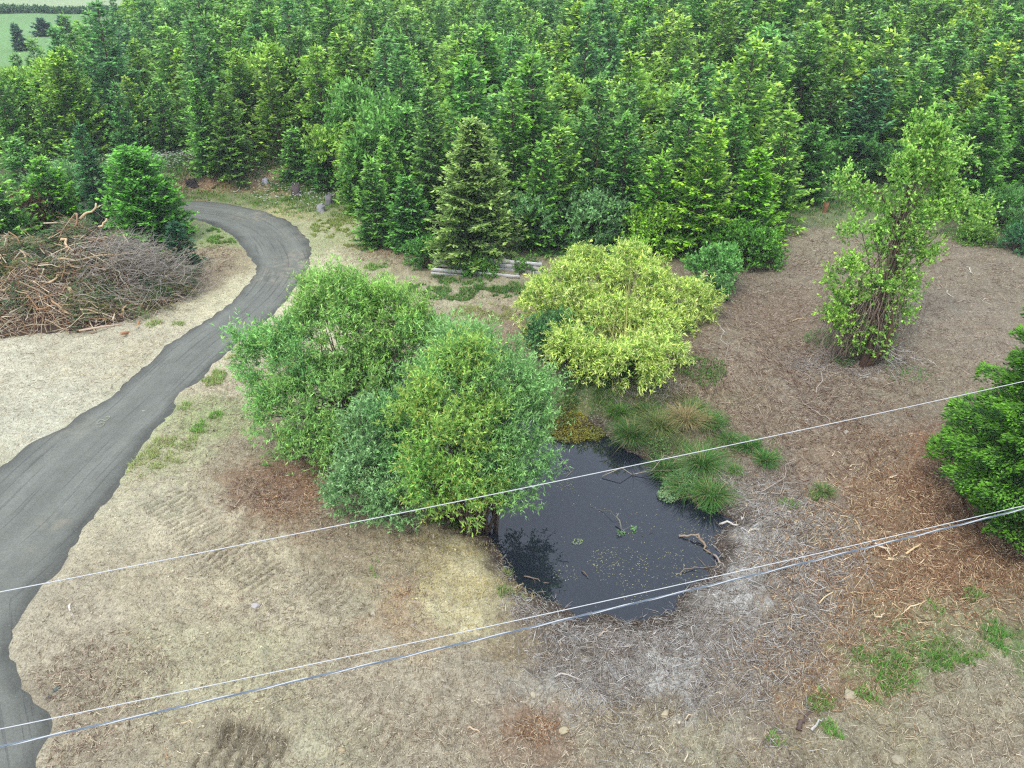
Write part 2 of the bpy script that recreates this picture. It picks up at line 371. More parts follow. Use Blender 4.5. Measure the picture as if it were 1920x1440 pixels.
# ------------------------------------------------------------------ ground
CTRL = """20 680 196 186 160;150 660 190 178 150;300 640 187 174 145;60 760 195 186 162;-200 900 190 180 150;440 545 200 188 150;400 480 165 140 112;375 520 150 125 100;410 440 150 160 100
640 420 185 178 135;620 500 200 186 150;600 400 150 155 95;540 400 175 165 110;500 600 205 192 158;640 450 170 172 120;700 500 178 158 128;760 480 170 145 115;860 570 178 160 130;900 610 170 150 122;960 640 150 120 98;985 600 150 122 100
420 720 184 168 138;380 790 160 165 110;330 850 178 172 130;450 850 165 142 118;450 680 192 178 145;480 930 150 115 90;540 920 138 98 74;560 985 150 118 92;620 1010 155 130 105;300 930 185 172 142;350 980 192 176 146
250 1100 180 164 134;450 1080 188 172 140;150 1180 178 162 136;120 1290 165 142 120;300 1250 182 164 134;480 1250 184 166 134;150 1400 172 155 128;440 1400 168 146 120;600 1400 178 160 132;60 1150 180 165 138
650 1130 172 152 126;760 1150 165 132 104;800 1010 158 136 104;900 1080 192 175 130;860 1130 200 184 140;700 1060 165 140 112;870 1040 180 158 116;930 1110 170 155 115;880 1000 150 130 95;560 1160 184 168 138
700 1300 178 162 136;900 1250 165 150 128;950 1210 145 120 92;1000 1300 158 146 130;1000 1370 150 115 92;850 1420 172 156 132;1100 1280 168 162 155;1130 1200 125 108 96;1200 1230 178 172 168;1270 1270 192 188 184;1200 1330 155 135 114;1200 1420 158 140 120;1350 1300 150 135 120;1400 1200 150 138 128;1300 1400 155 145 118
1380 1110 186 180 176;1450 1050 150 140 132;1430 1000 180 174 170;1500 1130 140 125 112;1560 1000 140 122 106;1600 1070 150 112 84;1650 960 152 115 88;1750 980 148 100 70;1800 1050 140 98 70;1700 1100 150 115 85;1600 1200 155 125 98;1550 1250 158 120 92;1500 1300 150 118 90
1720 1230 115 135 72;1650 1270 125 140 78;1800 1160 150 140 100;1900 1140 148 122 95;1900 1200 110 130 70;1850 1280 160 148 122;1750 1330 165 152 125;1850 1400 160 145 122;1600 1400 158 140 115;1900 1000 120 85 62
1450 520 138 116 100;1500 450 148 128 108;1520 395 110 125 75;1450 600 138 110 94;1400 680 148 124 106;1500 750 146 122 108;1350 750 138 124 94;1600 760 138 116 101;1700 720 144 122 104;1750 600 140 118 103;1800 480 138 116 98;1880 520 133 113 96;1650 850 146 118 98;1550 850 150 120 100;1480 900 142 125 110;1400 900 140 124 108;1750 850 150 105 80;1720 930 140 92 64
1640 600 132 112 96;1430 800 146 122 104;1380 560 130 105 90;1320 680 128 108 88;1100 730 80 100 50;1060 770 105 112 55;1200 760 100 100 60;1300 850 110 105 70;1050 690 70 85 45;1060 1175 100 86 76;1150 1190 105 90 82;1250 1180 92 84 78;1010 1140 128 112 96
400 330 150 112 86;520 350 158 124 94;450 355 155 120 90;350 340 140 105 80;480 368 118 135 72;600 365 100 128 66;640 385 110 130 70;420 368 120 130 75
330 310 60 82 38;620 320 58 80 36;800 440 56 76 36;900 300 50 72 34;300 200 52 76 36;700 200 50 72 34;1100 350 52 72 34;1300 300 50 72 34;1600 250 50 72 34;1640 360 70 90 45;1850 300 50 72 34;1880 430 90 92 60;1300 100 50 72 34;1800 100 50 72 34;1100 100 50 72 34;500 100 52 76 36;700 40 50 72 34;1430 380 80 90 50
150 420 90 85 55;50 480 100 85 62;250 470 110 90 65;20 320 70 88 42;200 340 80 95 50;100 560 110 88 68"""
CT = np.array([[float(a) for a in p.split()] for p in CTRL.replace('\n', ';').split(';')])
CXY = np.array([G(a, b_)[:2] for a, b_ in CT[:, :2]]); CC = lin(CT[:, 2:])
CC = (CC*.84+.16*CC.mean(1, keepdims=True))*np.array([1.02, 1.045, .97])
CC = np.where(((CT[:, 2]-CT[:, 3]) > 17)[:, None], CC*np.array([.95, 1.025, .98]), CC)   # the brown slope leans tan rather than pink
KALB = 1.0
def ground_col(x, y):
    wx = x+(fbm(x*.7, y*.7, 41, 4)-.5)*3.4*sstep(8, 40, y+8); wy = y+(fbm(x*.7, y*.7, 51, 4)-.5)*3.4*sstep(8, 40, y+8)
    wx = wx+(fbm(x*3.1, y*3.1, 43, 3)-.5)*1.3; wy = wy+(fbm(x*3.1, y*3.1, 53, 3)-.5)*1.3
    num = np.zeros((len(x), 3)); den = np.zeros(len(x))
    for k in range(len(CXY)):
        sc_ = 1/(1+.02*CXY[k][1]**1.4)
        r2 = ((wx-CXY[k][0])**2+(wy-CXY[k][1])**2)*sc_
        ww = 1/(r2+.05)**2.2; num += ww[:, None]*CC[k]; den += ww
    c = num/den[:, None]*KALB*(.8+.4*fbm(x*1.9, y*1.9, 63, 4))[:, None]
    fl = lin([120, 166, 96])*.8
    # far field left of the plantation and everything beyond 240 m
    nse = (fbm(x*.03, y*.03, 8, 4)-.5)
    far = np.maximum(sstep(2, 7, FL(y)-x-3)*sstep(62, 70, y), sstep(228, 236, y))[:, None]
    fcol = fl*(1+.5*nse[:, None]); fcol = np.where((y > 209)[:, None], lin([158, 178, 128])*.85*(1+.4*nse[:, None]), fcol)
    c = c*(1-far)+fcol*far
    rut = np.zeros(len(x))
    nr = (y < 22) & (x < 3)
    if nr.any(): rut[nr] = np.clip(-TRK(x[nr], y[nr])/.12, 0, 1)
    c = c*(1-.42*rut)[:, None]   # soil colour darkens with depth in the troughs of the prints
    s = pond_sd(x, y); wet = (1-sstep(.1, .95, s+.5*(fbm(x*3, y*3, 61, 3)-.5)))[:, None]
    c = c*(1-wet)+np.minimum(c, lin([78, 66, 57])*.8)*wet
    return c
def FL(y):  # left border of the plantation
    return np.interp(y, [55, 64, 79, 100, 135, 200, 300], [-44, -44, -45.5, -51, -63, -90, -132])
def axis(lo, core_lo, core_hi, hi, d, g):
    a = list(np.arange(core_lo, core_hi, d)); s = d; p = a[-1]
    while p < hi: s *= g; p += s; a.append(p)
    s = d; p = core_lo; left = []
    while p > lo: s *= g; p -= s; left.append(p)
    return np.array(left[::-1]+a)
xs = axis(-1500, -15, 15, 1500, .07, 1.03); ys = axis(-200, 9, 36, 2500, .062, 1.03)
X, Y = np.meshgrid(xs, ys); X = X.ravel(); Y = Y.ravel()
Z = h(X, Y); nx_, ny_ = len(xs), len(ys)
ii = np.arange(nx_*ny_).reshape(ny_, nx_)
b = Buf(); b.add(np.stack([X, Y, Z], 1), np.stack([ii[:-1, :-1], ii[:-1, 1:], ii[1:, 1:], ii[1:, :-1]], -1).reshape(-1, 4), col=ground_col(X, Y))
tag(b.obj('ground', M_GROUND, smooth=True), kind='structure')

# road: a sheet of dark gravel with a ragged tapered rim
def ragged(P, step=.22, amp=.13, seed=0):
    out = []
    for k in range(len(P)-1):
        a, c = P[k], P[k+1]; L = np.hypot(*(c-a)); m = max(1, int(L/step)); d = (c-a)/max(L, 1e-6); nrm = np.array([-d[1], d[0]])
        for j in range(m):
            p = a+(c-a)*j/m; out.append(p+nrm*((vnoise(p[0]*.9, p[1]*.9, seed)-.5)*2.2*amp+(vnoise(p[0]*3.5, p[1]*3.5, seed+9)-.5)*1.3*amp))
    return out
def smooth_poly(P, it=1):
    for _ in range(it):
        Q = [P[0]]
        for a, c in zip(P[:-1], P[1:]): Q += [a*.75+c*.25, a*.25+c*.75]
        P = np.array(Q+[P[-1]])
    return P
nin = 3+len(ROAD_IN)
side_in, side_out = smooth_poly(RP[:nin]), smooth_poly(RP[nin:])
RB = np.array(ragged(side_in, seed=71)+ragged(side_out, seed=81))
cen = []  # centre line for the direction of the wheel streaks
sin_, sout = side_in, side_out[::-1]
def resamp(P, n):
    L = np.r_[0, np.cumsum(np.hypot(*np.diff(P, axis=0).T))]; t = np.linspace(0, L[-1], n); return np.stack([np.interp(t, L, P[:, 0]), np.interp(t, L, P[:, 1])], 1)
ci, co = resamp(sin_, 60), resamp(np.array([p for p in sout if p[1] > 5 or True]), 60)
# pair points by progress along the outer edge up to the widening at the bottom
PAIRS = [((340,412),(340,375)),((400,424),(480,391)),((438,449),(565,430)),((475,500),(588,480)),((470,520),(577,520)),((447,552),(548,560)),((400,588),(510,597)),((332,632),(432,664)),((268,682),(396,702)),
         ((212,738),(330,768)),((120,795),(276,836)),((62,828),(222,912)),((0,874),(170,990)),((-60,915),(112,1082)),((-200,1000),(60,1140)),((-350,1090),(24,1206)),((-420,1200),(62,1330)),((-450,1300),(76,1440)),((-450,1500),(70,1600))]
cen = np.array([[-58, a0[1]+1.3+1.5], [-40, a0[1]+3.7], [-30, a0[1]+3]]+[(G(*p)[:2]+G(*q)[:2])/2 for p, q in PAIRS]); cen = resamp(smooth_poly(cen, 2), 240)
gx, gy = np.meshgrid(np.arange(-58, -3, .22), np.arange(2, 62, .22)); gx = gx.ravel(); gy = gy.ravel()
ds = seg_dist(gx, gy, RB); keep = ds < -.16; gx = gx[keep]; gy = gy[keep]
pts = [Vector(p) for p in RB]+[Vector((a+random.uniform(-.04, .04), c+random.uniform(-.04, .04))) for a, c in zip(gx, gy)]
nb = len(RB); vo, ed, fa, *_ = delaunay_2d_cdt(pts, [(k, (k+1) % nb) for k in range(nb)], [], 1, 1e-5)
V = np.array([[p[0], p[1]] for p in vo]); sdist = np.abs(seg_dist(V[:, 0], V[:, 1], RB))
def along(V):
    best = np.full(len(V), 1e9); u = np.zeros(len(V)); vv = np.zeros(len(V)); s0 = 0
    for k in range(len(cen)-1):
        a, c = cen[k], cen[k+1]; d = c-a; L = np.hypot(*d); t = np.clip(((V-a)@d)/L/L, 0, 1); q = a+t[:, None]*d; r = np.hypot(*(V-q).T)
        sg = np.sign(d[0]*(V[:, 1]-a[1])-d[1]*(V[:, 0]-a[0])); m = r < best; best[m] = r[m]; u[m] = s0+t[m]*L; vv[m] = (sg*r)[m]; s0 += L
    return u, vv
U, W_ = along(V)
zz = base_h(V[:, 0], V[:, 1])+.055*sstep(-.02, .35, sdist)-.03*(sdist < .02)-.03*np.exp(-((np.abs(W_)-.95)/.3)**2)+.012*(fbm(V[:, 0]*3, V[:, 1]*3, 9, 2)-.5)
rc = np.tile(lin([112, 112, 102])*.9, (len(V), 1))
edge = (1-sstep(.05, .75, sdist+.35*(fbm(V[:, 0]*1.3, V[:, 1]*1.3, 91, 3)-.5)))[:, None]; rc = rc*(1-.42*edge)
rc *= (1+.18*np.exp(-((np.abs(W_)-.9)/.35)**2))[:, None]
def dust(px, py, r, a, col=(168, 155, 130), sx=1.):
    c0 = G(px, py); r2 = ((V[:, 0]-c0[0])/sx)**2+(V[:, 1]-c0[1])**2; k = a*np.exp(-r2/r/r)*sstep(.48, .62, fbm(V[:, 0]*6, V[:, 1]*6, 95, 4))
    rc[:] = rc*(1-k[:, None])+lin(col)*.8*k[:, None]
for a in ((470,405,1.0,.6),(495,410,.7,.6),(560,440,1.0,.4),(550,500,1.2,.55),(520,520,1.2,.5),(555,480,.8,.5),(85,985,.35,.4),(112,985,.25,.4),(60,1040,.3,.25),(150,800,1,.2)): dust(*a)
me = bpy.data.meshes.new('gravel_road'); me.from_pydata([(a[0], a[1], z) for a, z in zip(V, zz)], [], [list(f) for f in fa]); me.update()
ca = me.color_attributes.new('Col', 'FLOAT_COLOR', 'POINT'); ca.data.foreach_set('color', np.hstack([rc, np.ones((len(V), 1))]).astype(np.float32).ravel())
uvl = me.uv_layers.new(name='along'); li = np.zeros(len(me.loops), np.int32); me.loops.foreach_get('vertex_index', li)
uvl.data.foreach_set('uv', np.stack([U[li], W_[li]], 1).astype(np.float32).ravel())
me.polygons.foreach_set('use_smooth', np.ones(len(me.polygons), bool)); me.materials.append(M_ROAD)
ro = bpy.data.objects.new('gravel_road', me); C.objects.link(ro); tag(ro, kind='structure')
if sum(p.normal.z for p in me.polygons) < 0: me.flip_normals()

# pond water: one level sheet, cut by the ground
gx, gy = np.meshgrid(np.linspace(-8, 11, 60), np.linspace(12, 30, 60)); gm = seg_dist(gx.ravel(), gy.ravel(), POND).reshape(gx.shape)
idx = np.arange(3600).reshape(60, 60); cell = np.minimum.reduce([gm[:-1, :-1], gm[1:, :-1], gm[:-1, 1:], gm[1:, 1:]]) < .7
q = np.stack([idx[:-1, :-1], idx[:-1, 1:], idx[1:, 1:], idx[1:, :-1]], -1)[cell]
b = Buf(); b.add(np.stack([gx.ravel(), gy.ravel(), np.full(3600, WATER)], 1), q)
o = b.obj('pond_water', M_WATER); tag(o, kind='structure')

# ------------------------------------------------------------------ trees
LG = lambda *c: lin(c)
def conifer_mesh(seed, hh, R, inc, tip, dens=1., spread=.75, up=.25, ragged_=.3, sz=1., start=.05, name='crown'):
    g = np.random.default_rng(seed); b = Buf(); tb = Buf(); P = []; D = []; NN = []; LL = []; CO = []; br = []
    z = hh*start
    lobes = g.uniform(0, 2*math.pi, 3)
    while z < hh*.985:
        t = z/hh; Lm = R*((1-t)**spread)*(1 if t > .12 else .75+t*2)+.06
        nbr = int(g.integers(5, 8)*dens*(1 if t < .7 else .8))+1; az0 = g.uniform(0, 6.28)
        for k in range(nbr):
            az = az0+k*2*math.pi/nbr+g.normal(0, .25)
            bb_ = g.uniform(.8, 1.2); L = Lm*g.uniform(1-ragged_, 1+ragged_*.55)*(1+.14*math.sin(az*2+lobes[0])+.1*math.sin(3*az+lobes[1]))
            el = math.radians(-8+55*t**1.3+g.normal(0, 7)); dh = np.array([math.cos(az), math.sin(az), 0])
            z0 = z+g.normal(0, .08)
            def pt(s): return np.outer(s*L*math.cos(el), dh)+np.stack([0*s, 0*s, z0+L*(math.sin(el)*s+up*s*s-.10*s)], 1)
            ns = max(3, int(L/.17*dens**.3)); s = np.sort(g.uniform(.12, 1, ns)); s[-1] = 1
            p = pt(s); br.append(pt(np.array([0, .5, 1.])))
            side = np.array([-dh[1], dh[0], 0]); 
            for sgn in (-1, 1, 0):
                tl = (.16+.42*(1-s)*min(L, 1.6))*g.uniform(.7, 1.25, ns)*(1 if sgn else .9)
                dd = unit(dh*(.75 if sgn else 1.)+sgn*side*g.uniform(.6, 1.1, (ns, 1))+np.array([0, 0, 1.])*g.normal(.12, .22, (ns, 1)))
                m = np.maximum(1, np.ceil(tl/.2).astype(int))
                for j in range(int(m.max())):
                    kk = m > j; n1 = kk.sum()
                    pp = p[kk]+dd[kk]*(tl[kk]*j/m[kk])[:, None]
                    P.append(pp); D.append(dd[kk]+g.normal(0, .18, (n1, 3))); NN.append(np.array([0, 0, 1.])+g.normal(0, .4, (n1, 3)))
                    LL.append(g.uniform(.2, .32, n1)*sz)
                    tipn = np.clip((s[kk]*.75+.5*(j+1)/m[kk]-.45)*1.2, 0, 1)**1.5*g.uniform(.4, 1.15, n1)
                    c = (inc+(tip-inc)*np.clip(tipn, 0, 1)[:, None])*1.22; CO.append(c*g.uniform(.55, 1.5, (n1, 1))*bb_)
        z += (.30+.1*(1-t))/dens**.5*g.uniform(.8, 1.2)
    # leader
    P.append(np.array([[0, 0, hh-.5+.12*i] for i in range(6)])); D.append(np.array([[g.normal(0, .25), g.normal(0, .25), 1] for i in range(6)])); NN.append(g.normal(0, 1, (6, 3))); LL.append(np.full(6, .3)); CO.append(np.tile(tip, (6, 1)))
    P, D, NN, LL, CO = map(np.concatenate, (P, D, NN, LL, CO))
    leaves(b, P, D, NN, LL, LL*g.uniform(.34, .5, len(LL)), CO, .2)
    m1 = b.mesh(name, M_CON)
    bc = LG(92, 76, 62)
    tubes(tb, wig([[0, 0, -.3]], [[0, 0, hh*.98]], 7, .008, g), np.linspace(.012*hh+.02, .008, 7)[None], 6, bc)
    br = np.array(br); tubes(tb, br, np.tile([.022, .012, .004], (len(br), 1)), 3, bc, cap=False)
    m2 = tb.mesh('trunk', M_BARK); return m1, m2
def place(name, cm, tm, loc, label, cat, group=None, rz=0, s=(1, 1, 1), color=None, pn=('crown', 'trunk')):
    e = empty(name, loc, label, cat, group); e.rotation_euler = (0, 0, rz); e.scale = s
    for nm, m in zip(pn, (cm, tm)):
        o = bpy.data.objects.new(nm, m); C.objects.link(o); o.parent = e
        if color is not None and nm == pn[0]: o.color = (*color, 1)
    return e
INC, TIP = LG(58, 102, 50), LG(150, 190, 84)
KINDS_ = [  # seed, h, R, inner, tip, dens, spread, up, ragged
    (1, 8.4, 2.7, LG(72, 118, 62), LG(158, 198, 98), .85, .72, .34, .5),
    (2, 7.8, 2.9, LG(76, 122, 60), LG(172, 206, 98), .8, .68, .38, .5),
    (3, 8.8, 2.4, LG(66, 112, 66), LG(142, 188, 106), .85, .8, .3, .45),
    (4, 7.2, 2.7, LG(78, 124, 58), LG(178, 208, 96), .9, .7, .38, .5),
    (5, 8.2, 3.1, LG(70, 116, 64), LG(150, 194, 100), .75, .65, .36, .55),
    (6, 6.6, 2.4, LG(66, 108, 70), LG(130, 176, 110), .85, .75, .3, .4),
    (7, 8.0, 2.8, LG(80, 124, 62), LG(166, 200, 108), .72, .72, .42, .55),
    (8, 7.6, 2.5, LG(68, 116, 60), LG(162, 202, 92), .95, .7, .34, .45)]
CM = [conifer_mesh(*k, 1.25) for k in KINDS_]

# lobed crown for broadleaved shrubs and trees
GAIN = 1.3
def lobed(lobes, ncl, ntw, nlf, leafL, leafW, c_in, c_out, up=.5, spread=.55, tw=.5, seed=0, droop=0., b=None, shell=.55, fresh=None, clr=.3, skin=1., sat=0):
    """lobes: (x,y,z,rx,ry,rz[,tint]) in the tree's own frame; returns leaf Buf, cluster points"""
    g = np.random.default_rng(seed); b = b or Buf(); cl = []
    lobes = list(lobes); n0 = len(lobes)
    for _ in range(sat):   # small outlying shoots that break the outline
        l = lobes[int(g.integers(0, n0))]; dd = unit(g.normal(0, 1, 3)); dd[2] = abs(dd[2])*.9+.1; dd = unit(dd); k = g.uniform(.85, 1.03)
        lobes.append((l[0]+dd[0]*l[3]*k, l[1]+dd[1]*l[4]*k, l[2]+dd[2]*l[5]*k, g.uniform(.2, .4), g.uniform(.2, .4), g.uniform(.3, .6), *l[6:7]))
    ar = np.array([l[3]*l[4]+l[3]*l[5] for l in lobes]); ar = ar/ar.sum()
    for li_, l in enumerate(lobes):
        c0 = np.array(l[:3]); r = np.array(l[3:6]); n = max(6, int(ncl*ar[li_])); tint = np.array(l[6]) if len(l) > 6 else np.ones(3)
        d = unit(g.normal(0, 1, (n, 3))); d[:, 2] = np.where(d[:, 2] < -.55, -d[:, 2], d[:, 2])
        fr = g.uniform(shell, 1, n)**.6*(.74+.5*vnoise(d[:, 0]*2.6+li_*5+9, d[:, 1]*2.6+d[:, 2]*3.1, seed))*g.uniform(.9, 1.14, n); cp = c0+d*r*fr[:, None]
        ok = np.ones(n, bool)
        for lj, m in enumerate(lobes):
            if lj != li_: ok &= (((cp-np.array(m[:3]))/np.array(m[3:6]))**2).sum(1) > .42
        cp = cp[ok]; d = d[ok]; n = len(cp); cl.append(cp)
        bright = g.uniform(.78, 1.22, n)
        # twigs of each cluster
        tp = np.repeat(cp, ntw, 0); td = unit(np.repeat(d, ntw, 0)*.9+np.array([0, 0, up])+g.normal(0, spread, (n*ntw, 3))); tL = tw*g.uniform(.5, 1.25, n*ntw)*np.where(g.uniform(0, 1, n*ntw) < .12, 1.5, 1)
        tp = tp+g.normal(0, clr*.5, tp.shape)
        s = g.uniform(.05, 1, (n*ntw, nlf)); 
        P = (tp[:, None]+td[:, None]*(s*tL[:, None])[..., None]); P[..., 2] -= droop*tL[:, None]*s*s
        D = td[:, None]*.8+g.normal(0, .65, (n*ntw, nlf, 3))-np.array([0, 0, droop*.6])
        P = P.reshape(-1, 3); D = D.reshape(-1, 3); nn = len(P)
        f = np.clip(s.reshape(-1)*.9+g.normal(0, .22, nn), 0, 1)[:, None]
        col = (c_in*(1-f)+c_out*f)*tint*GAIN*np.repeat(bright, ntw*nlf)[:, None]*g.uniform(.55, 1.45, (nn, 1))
        if fresh is not None:
            fm = g.uniform(0, 1, nn) < .12; col[fm] = fresh*g.uniform(.8, 1.2, (fm.sum(), 1))
        NR = np.array([0, 0, 1.])+g.normal(0, .6, (nn, 3))
        leaves(b, P, D, NR, leafL*g.uniform(.65, 1.3, nn), leafW*g.uniform(.7, 1.3, nn), col, .15)
    return b, np.concatenate(cl)
def stems(cl, base, n=60, r0=.06, seed=0, col=(84, 70, 58), spreadb=.3, K=6, curve=.35, wob=.02):
    """woody stems that rise from the base and bend out to the clusters"""
    g = np.random.default_rng(seed); b = Buf(); pick = cl[g.choice(len(cl), min(n, len(cl)), replace=False)]
    base = np.atleast_2d(base); bi = base[g.integers(0, len(base), len(pick))]+np.c_[g.normal(0, spreadb, (len(pick), 2)), np.full(len(pick), -.15)]
    t = np.linspace(0, 1, K)[None, :, None]; d = pick-bi
    path = bi[:, None]+d[:, None]*np.concatenate([t**(1+curve), t**(1+curve), t**(1-curve*.5)], 2)
    o = np.cumsum(g.normal(0, wob, path.shape), 1); o -= o[:, :1]; path = path+o*np.linalg.norm(d, axis=1)[:, None, None]*.5
    R = (r0*g.uniform(.4, 1.2, len(pick)))[:, None]*(1-np.linspace(0, .85, K))[None]
    tubes(b, path, R, 5, LG(*col)*np.ones((len(pick), 1))*g.uniform(.7, 1.3, (len(pick), 1))); return b
def rel(px, py, Y, o, rx, ry=None, rz=None, tint=None):
    p = at(px, py, Y)-o; l = [*p, rx, ry or rx, rz or rx]
    if tint is not None: l.append(tint)
    return tuple(l)
def broad(name, loc, lobes, label, cat, nst=60, r0=.06, bases=((0, 0, 0),), scol=(84, 70, 58), spreadb=.25, cn='foliage', sn='stem_cluster', group=None, **k):
    e = empty(name, loc, label, cat, group); bb, cl = lobed(lobes, **k)
    bb.obj(cn, M_LEAF, e); stems(cl, np.array(bases), nst, r0, k.get('seed', 0), scol, spreadb).obj(sn, M_BARK, e); return e, cl
def gp(px, py): p = G(px, py); p[2] = hz(p[0], p[1]); return p

# --- willows
o = gp(650, 835)
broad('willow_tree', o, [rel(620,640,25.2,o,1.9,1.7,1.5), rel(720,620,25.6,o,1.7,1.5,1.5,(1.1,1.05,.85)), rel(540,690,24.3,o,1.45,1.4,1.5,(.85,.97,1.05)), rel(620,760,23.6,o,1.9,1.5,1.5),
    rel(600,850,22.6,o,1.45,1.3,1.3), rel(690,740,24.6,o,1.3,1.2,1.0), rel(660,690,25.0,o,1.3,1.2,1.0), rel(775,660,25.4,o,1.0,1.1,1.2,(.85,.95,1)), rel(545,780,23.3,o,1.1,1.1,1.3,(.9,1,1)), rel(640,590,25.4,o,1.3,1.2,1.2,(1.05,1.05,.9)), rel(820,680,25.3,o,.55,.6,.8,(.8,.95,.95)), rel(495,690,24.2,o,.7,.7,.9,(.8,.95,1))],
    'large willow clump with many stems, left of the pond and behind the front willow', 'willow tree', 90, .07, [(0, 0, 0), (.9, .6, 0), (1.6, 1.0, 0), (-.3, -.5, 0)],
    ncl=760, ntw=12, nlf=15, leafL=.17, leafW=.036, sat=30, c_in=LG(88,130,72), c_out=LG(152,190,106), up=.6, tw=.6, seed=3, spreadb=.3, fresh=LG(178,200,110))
o = gp(885, 985)
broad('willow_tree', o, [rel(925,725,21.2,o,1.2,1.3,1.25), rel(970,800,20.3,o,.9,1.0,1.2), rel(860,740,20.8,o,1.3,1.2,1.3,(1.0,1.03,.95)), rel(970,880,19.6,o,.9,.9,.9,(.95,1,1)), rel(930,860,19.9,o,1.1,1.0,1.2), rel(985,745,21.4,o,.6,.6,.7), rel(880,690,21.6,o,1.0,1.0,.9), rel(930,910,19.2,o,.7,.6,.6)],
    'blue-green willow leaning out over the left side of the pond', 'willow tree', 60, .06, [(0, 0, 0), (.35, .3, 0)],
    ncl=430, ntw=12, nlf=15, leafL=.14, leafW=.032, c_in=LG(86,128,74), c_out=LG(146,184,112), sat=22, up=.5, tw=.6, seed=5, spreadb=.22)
o = gp(850, 975)
broad('willow_tree', o, [rel(830,750,20.1,o,.95,.9,.95), rel(780,800,19.7,o,.7,.7,.8), rel(850,830,18.9,o,1.05,.8,.95), rel(905,800,19.6,o,.65,.6,.8), rel(820,900,18.4,o,.8,.7,.8,(.8,.95,.95)), rel(870,690,20.5,o,.6,.5,.5), rel(860,910,18.4,o,.6,.5,.6), rel(800,930,18.5,o,.6,.5,.5), rel(890,940,18.3,o,.5,.45,.5), rel(930,925,18.9,o,.5,.45,.5)],
    'yellow-green willow with golden tips, front of the clump beside the pond', 'willow tree', 45, .055, [(0, 0, 0), (-.35, .25, 0), (.3, -.1, 0)],
    ncl=250, ntw=10, nlf=14, leafL=.14, leafW=.036, sat=16, c_in=LG(92,134,62), c_out=LG(160,190,94), up=.45, tw=.45, seed=7, spreadb=.2, fresh=LG(190,190,95))
o = gp(720, 960)
broad('willow_shrub', o, [rel(700,880,19.9,o,.95,.8,.9), rel(660,930,19.2,o,.7,.6,.6), rel(740,940,19.0,o,.8,.7,.7), rel(740,810,20.6,o,.8,.7,1.0,(.9,1.05,.9)), rel(690,800,20.8,o,.6,.6,.8), rel(770,870,19.7,o,.7,.6,.9,(.9,1.05,.9))],
    'silvery grey-green willow shrub low at the front left of the willows', 'shrub', 40, .035, [(0, 0, 0)],
    ncl=260, ntw=11, nlf=14, leafL=.12, leafW=.04, c_in=LG(84,122,76), c_out=LG(142,176,118), up=.5, tw=.4, seed=9, spreadb=.25)

# --- yellow bamboo
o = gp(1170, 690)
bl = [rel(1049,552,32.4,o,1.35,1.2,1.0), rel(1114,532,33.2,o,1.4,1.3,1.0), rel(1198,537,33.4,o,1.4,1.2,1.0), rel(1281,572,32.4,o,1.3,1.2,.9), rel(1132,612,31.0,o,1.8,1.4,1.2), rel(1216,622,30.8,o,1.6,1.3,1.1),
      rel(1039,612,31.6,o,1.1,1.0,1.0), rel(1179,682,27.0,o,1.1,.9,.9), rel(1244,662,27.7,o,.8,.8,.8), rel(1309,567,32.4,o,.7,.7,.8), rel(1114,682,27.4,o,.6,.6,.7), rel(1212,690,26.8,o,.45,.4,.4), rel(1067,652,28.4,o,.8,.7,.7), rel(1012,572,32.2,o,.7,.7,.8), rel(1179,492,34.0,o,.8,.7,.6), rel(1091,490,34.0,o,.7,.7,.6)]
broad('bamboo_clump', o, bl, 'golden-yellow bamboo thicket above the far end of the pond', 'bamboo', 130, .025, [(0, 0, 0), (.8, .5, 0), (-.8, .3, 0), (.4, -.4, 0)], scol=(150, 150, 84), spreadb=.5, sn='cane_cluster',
    ncl=1050, ntw=8, nlf=13, leafL=.2, leafW=.04, sat=8, shell=.65, c_in=LG(92,136,48), c_out=LG(212,224,122), up=.25, tw=.4, seed=11, droop=.4, fresh=LG(228,228,160))  # dark inner leaf colour paints shade inside the clump

def special(px, py, toppx, seed, wid, label, name='fir_tree', inc=None, tip=None, dens=1.6, spread=.7, up=.2, rag=.25, sz=1., start=.04, cat='fir tree', col=None, group=None):
    p = gp(px, py); d = ray(px, toppx); zt = H+d[2]*p[1]/d[1]; hh = max(zt-p[2], 1.2); dep = p[1]*CP+(H-p[2])*SP; R = wid/FPX*dep
    cm, tm = conifer_mesh(seed, hh, R, (inc if inc is not None else LG(60, 104, 54))*1.3, (tip if tip is not None else LG(144, 188, 88))*1.15, dens, spread, up, rag, sz, start)
    return place(name, cm, tm, p, label, cat, group, color=col)
# --- shrubs round bamboo and behind it
def shrub(px, py, Y, r, rz, label, c_in, c_out, seed, cat='shrub', name='leafy_shrub', lobn=4, ncl=110, ntw=9, nlf=12, leafL=.12, leafW=.06, up=.4, group=None, tw=.38, nst=22, sp=.6, basey=None):
    b0 = at(px, py, Y); gz = hz(b0[0], b0[1]); o_ = np.array([b0[0], b0[1], gz]); g = np.random.default_rng(seed); zc = max(b0[2]-gz, rz*.55)
    L = [(0, 0, zc, r, r*.9, rz)]+[(g.normal(0, r*sp), g.normal(0, r*sp*.8), zc+g.uniform(-.6, .45)*rz, r*g.uniform(.4, .65), r*g.uniform(.4, .65), rz*g.uniform(.4, .7), tuple(g.uniform(.85, 1.15, 1).repeat(3))) for _ in range(lobn)]
    return broad(name, o_, L, label, cat, nst, .04, ncl=ncl, ntw=ntw, nlf=nlf, leafL=leafL, leafW=leafW, c_in=c_in, c_out=c_out, up=up, tw=tw, seed=seed, spreadb=.2, group=group)
shrub(1040,690,29.6,1.1,.8,'dark green shrub at the foot of the bamboo, behind the blue-green willow',LG(50,86,50),LG(96,142,84),21)
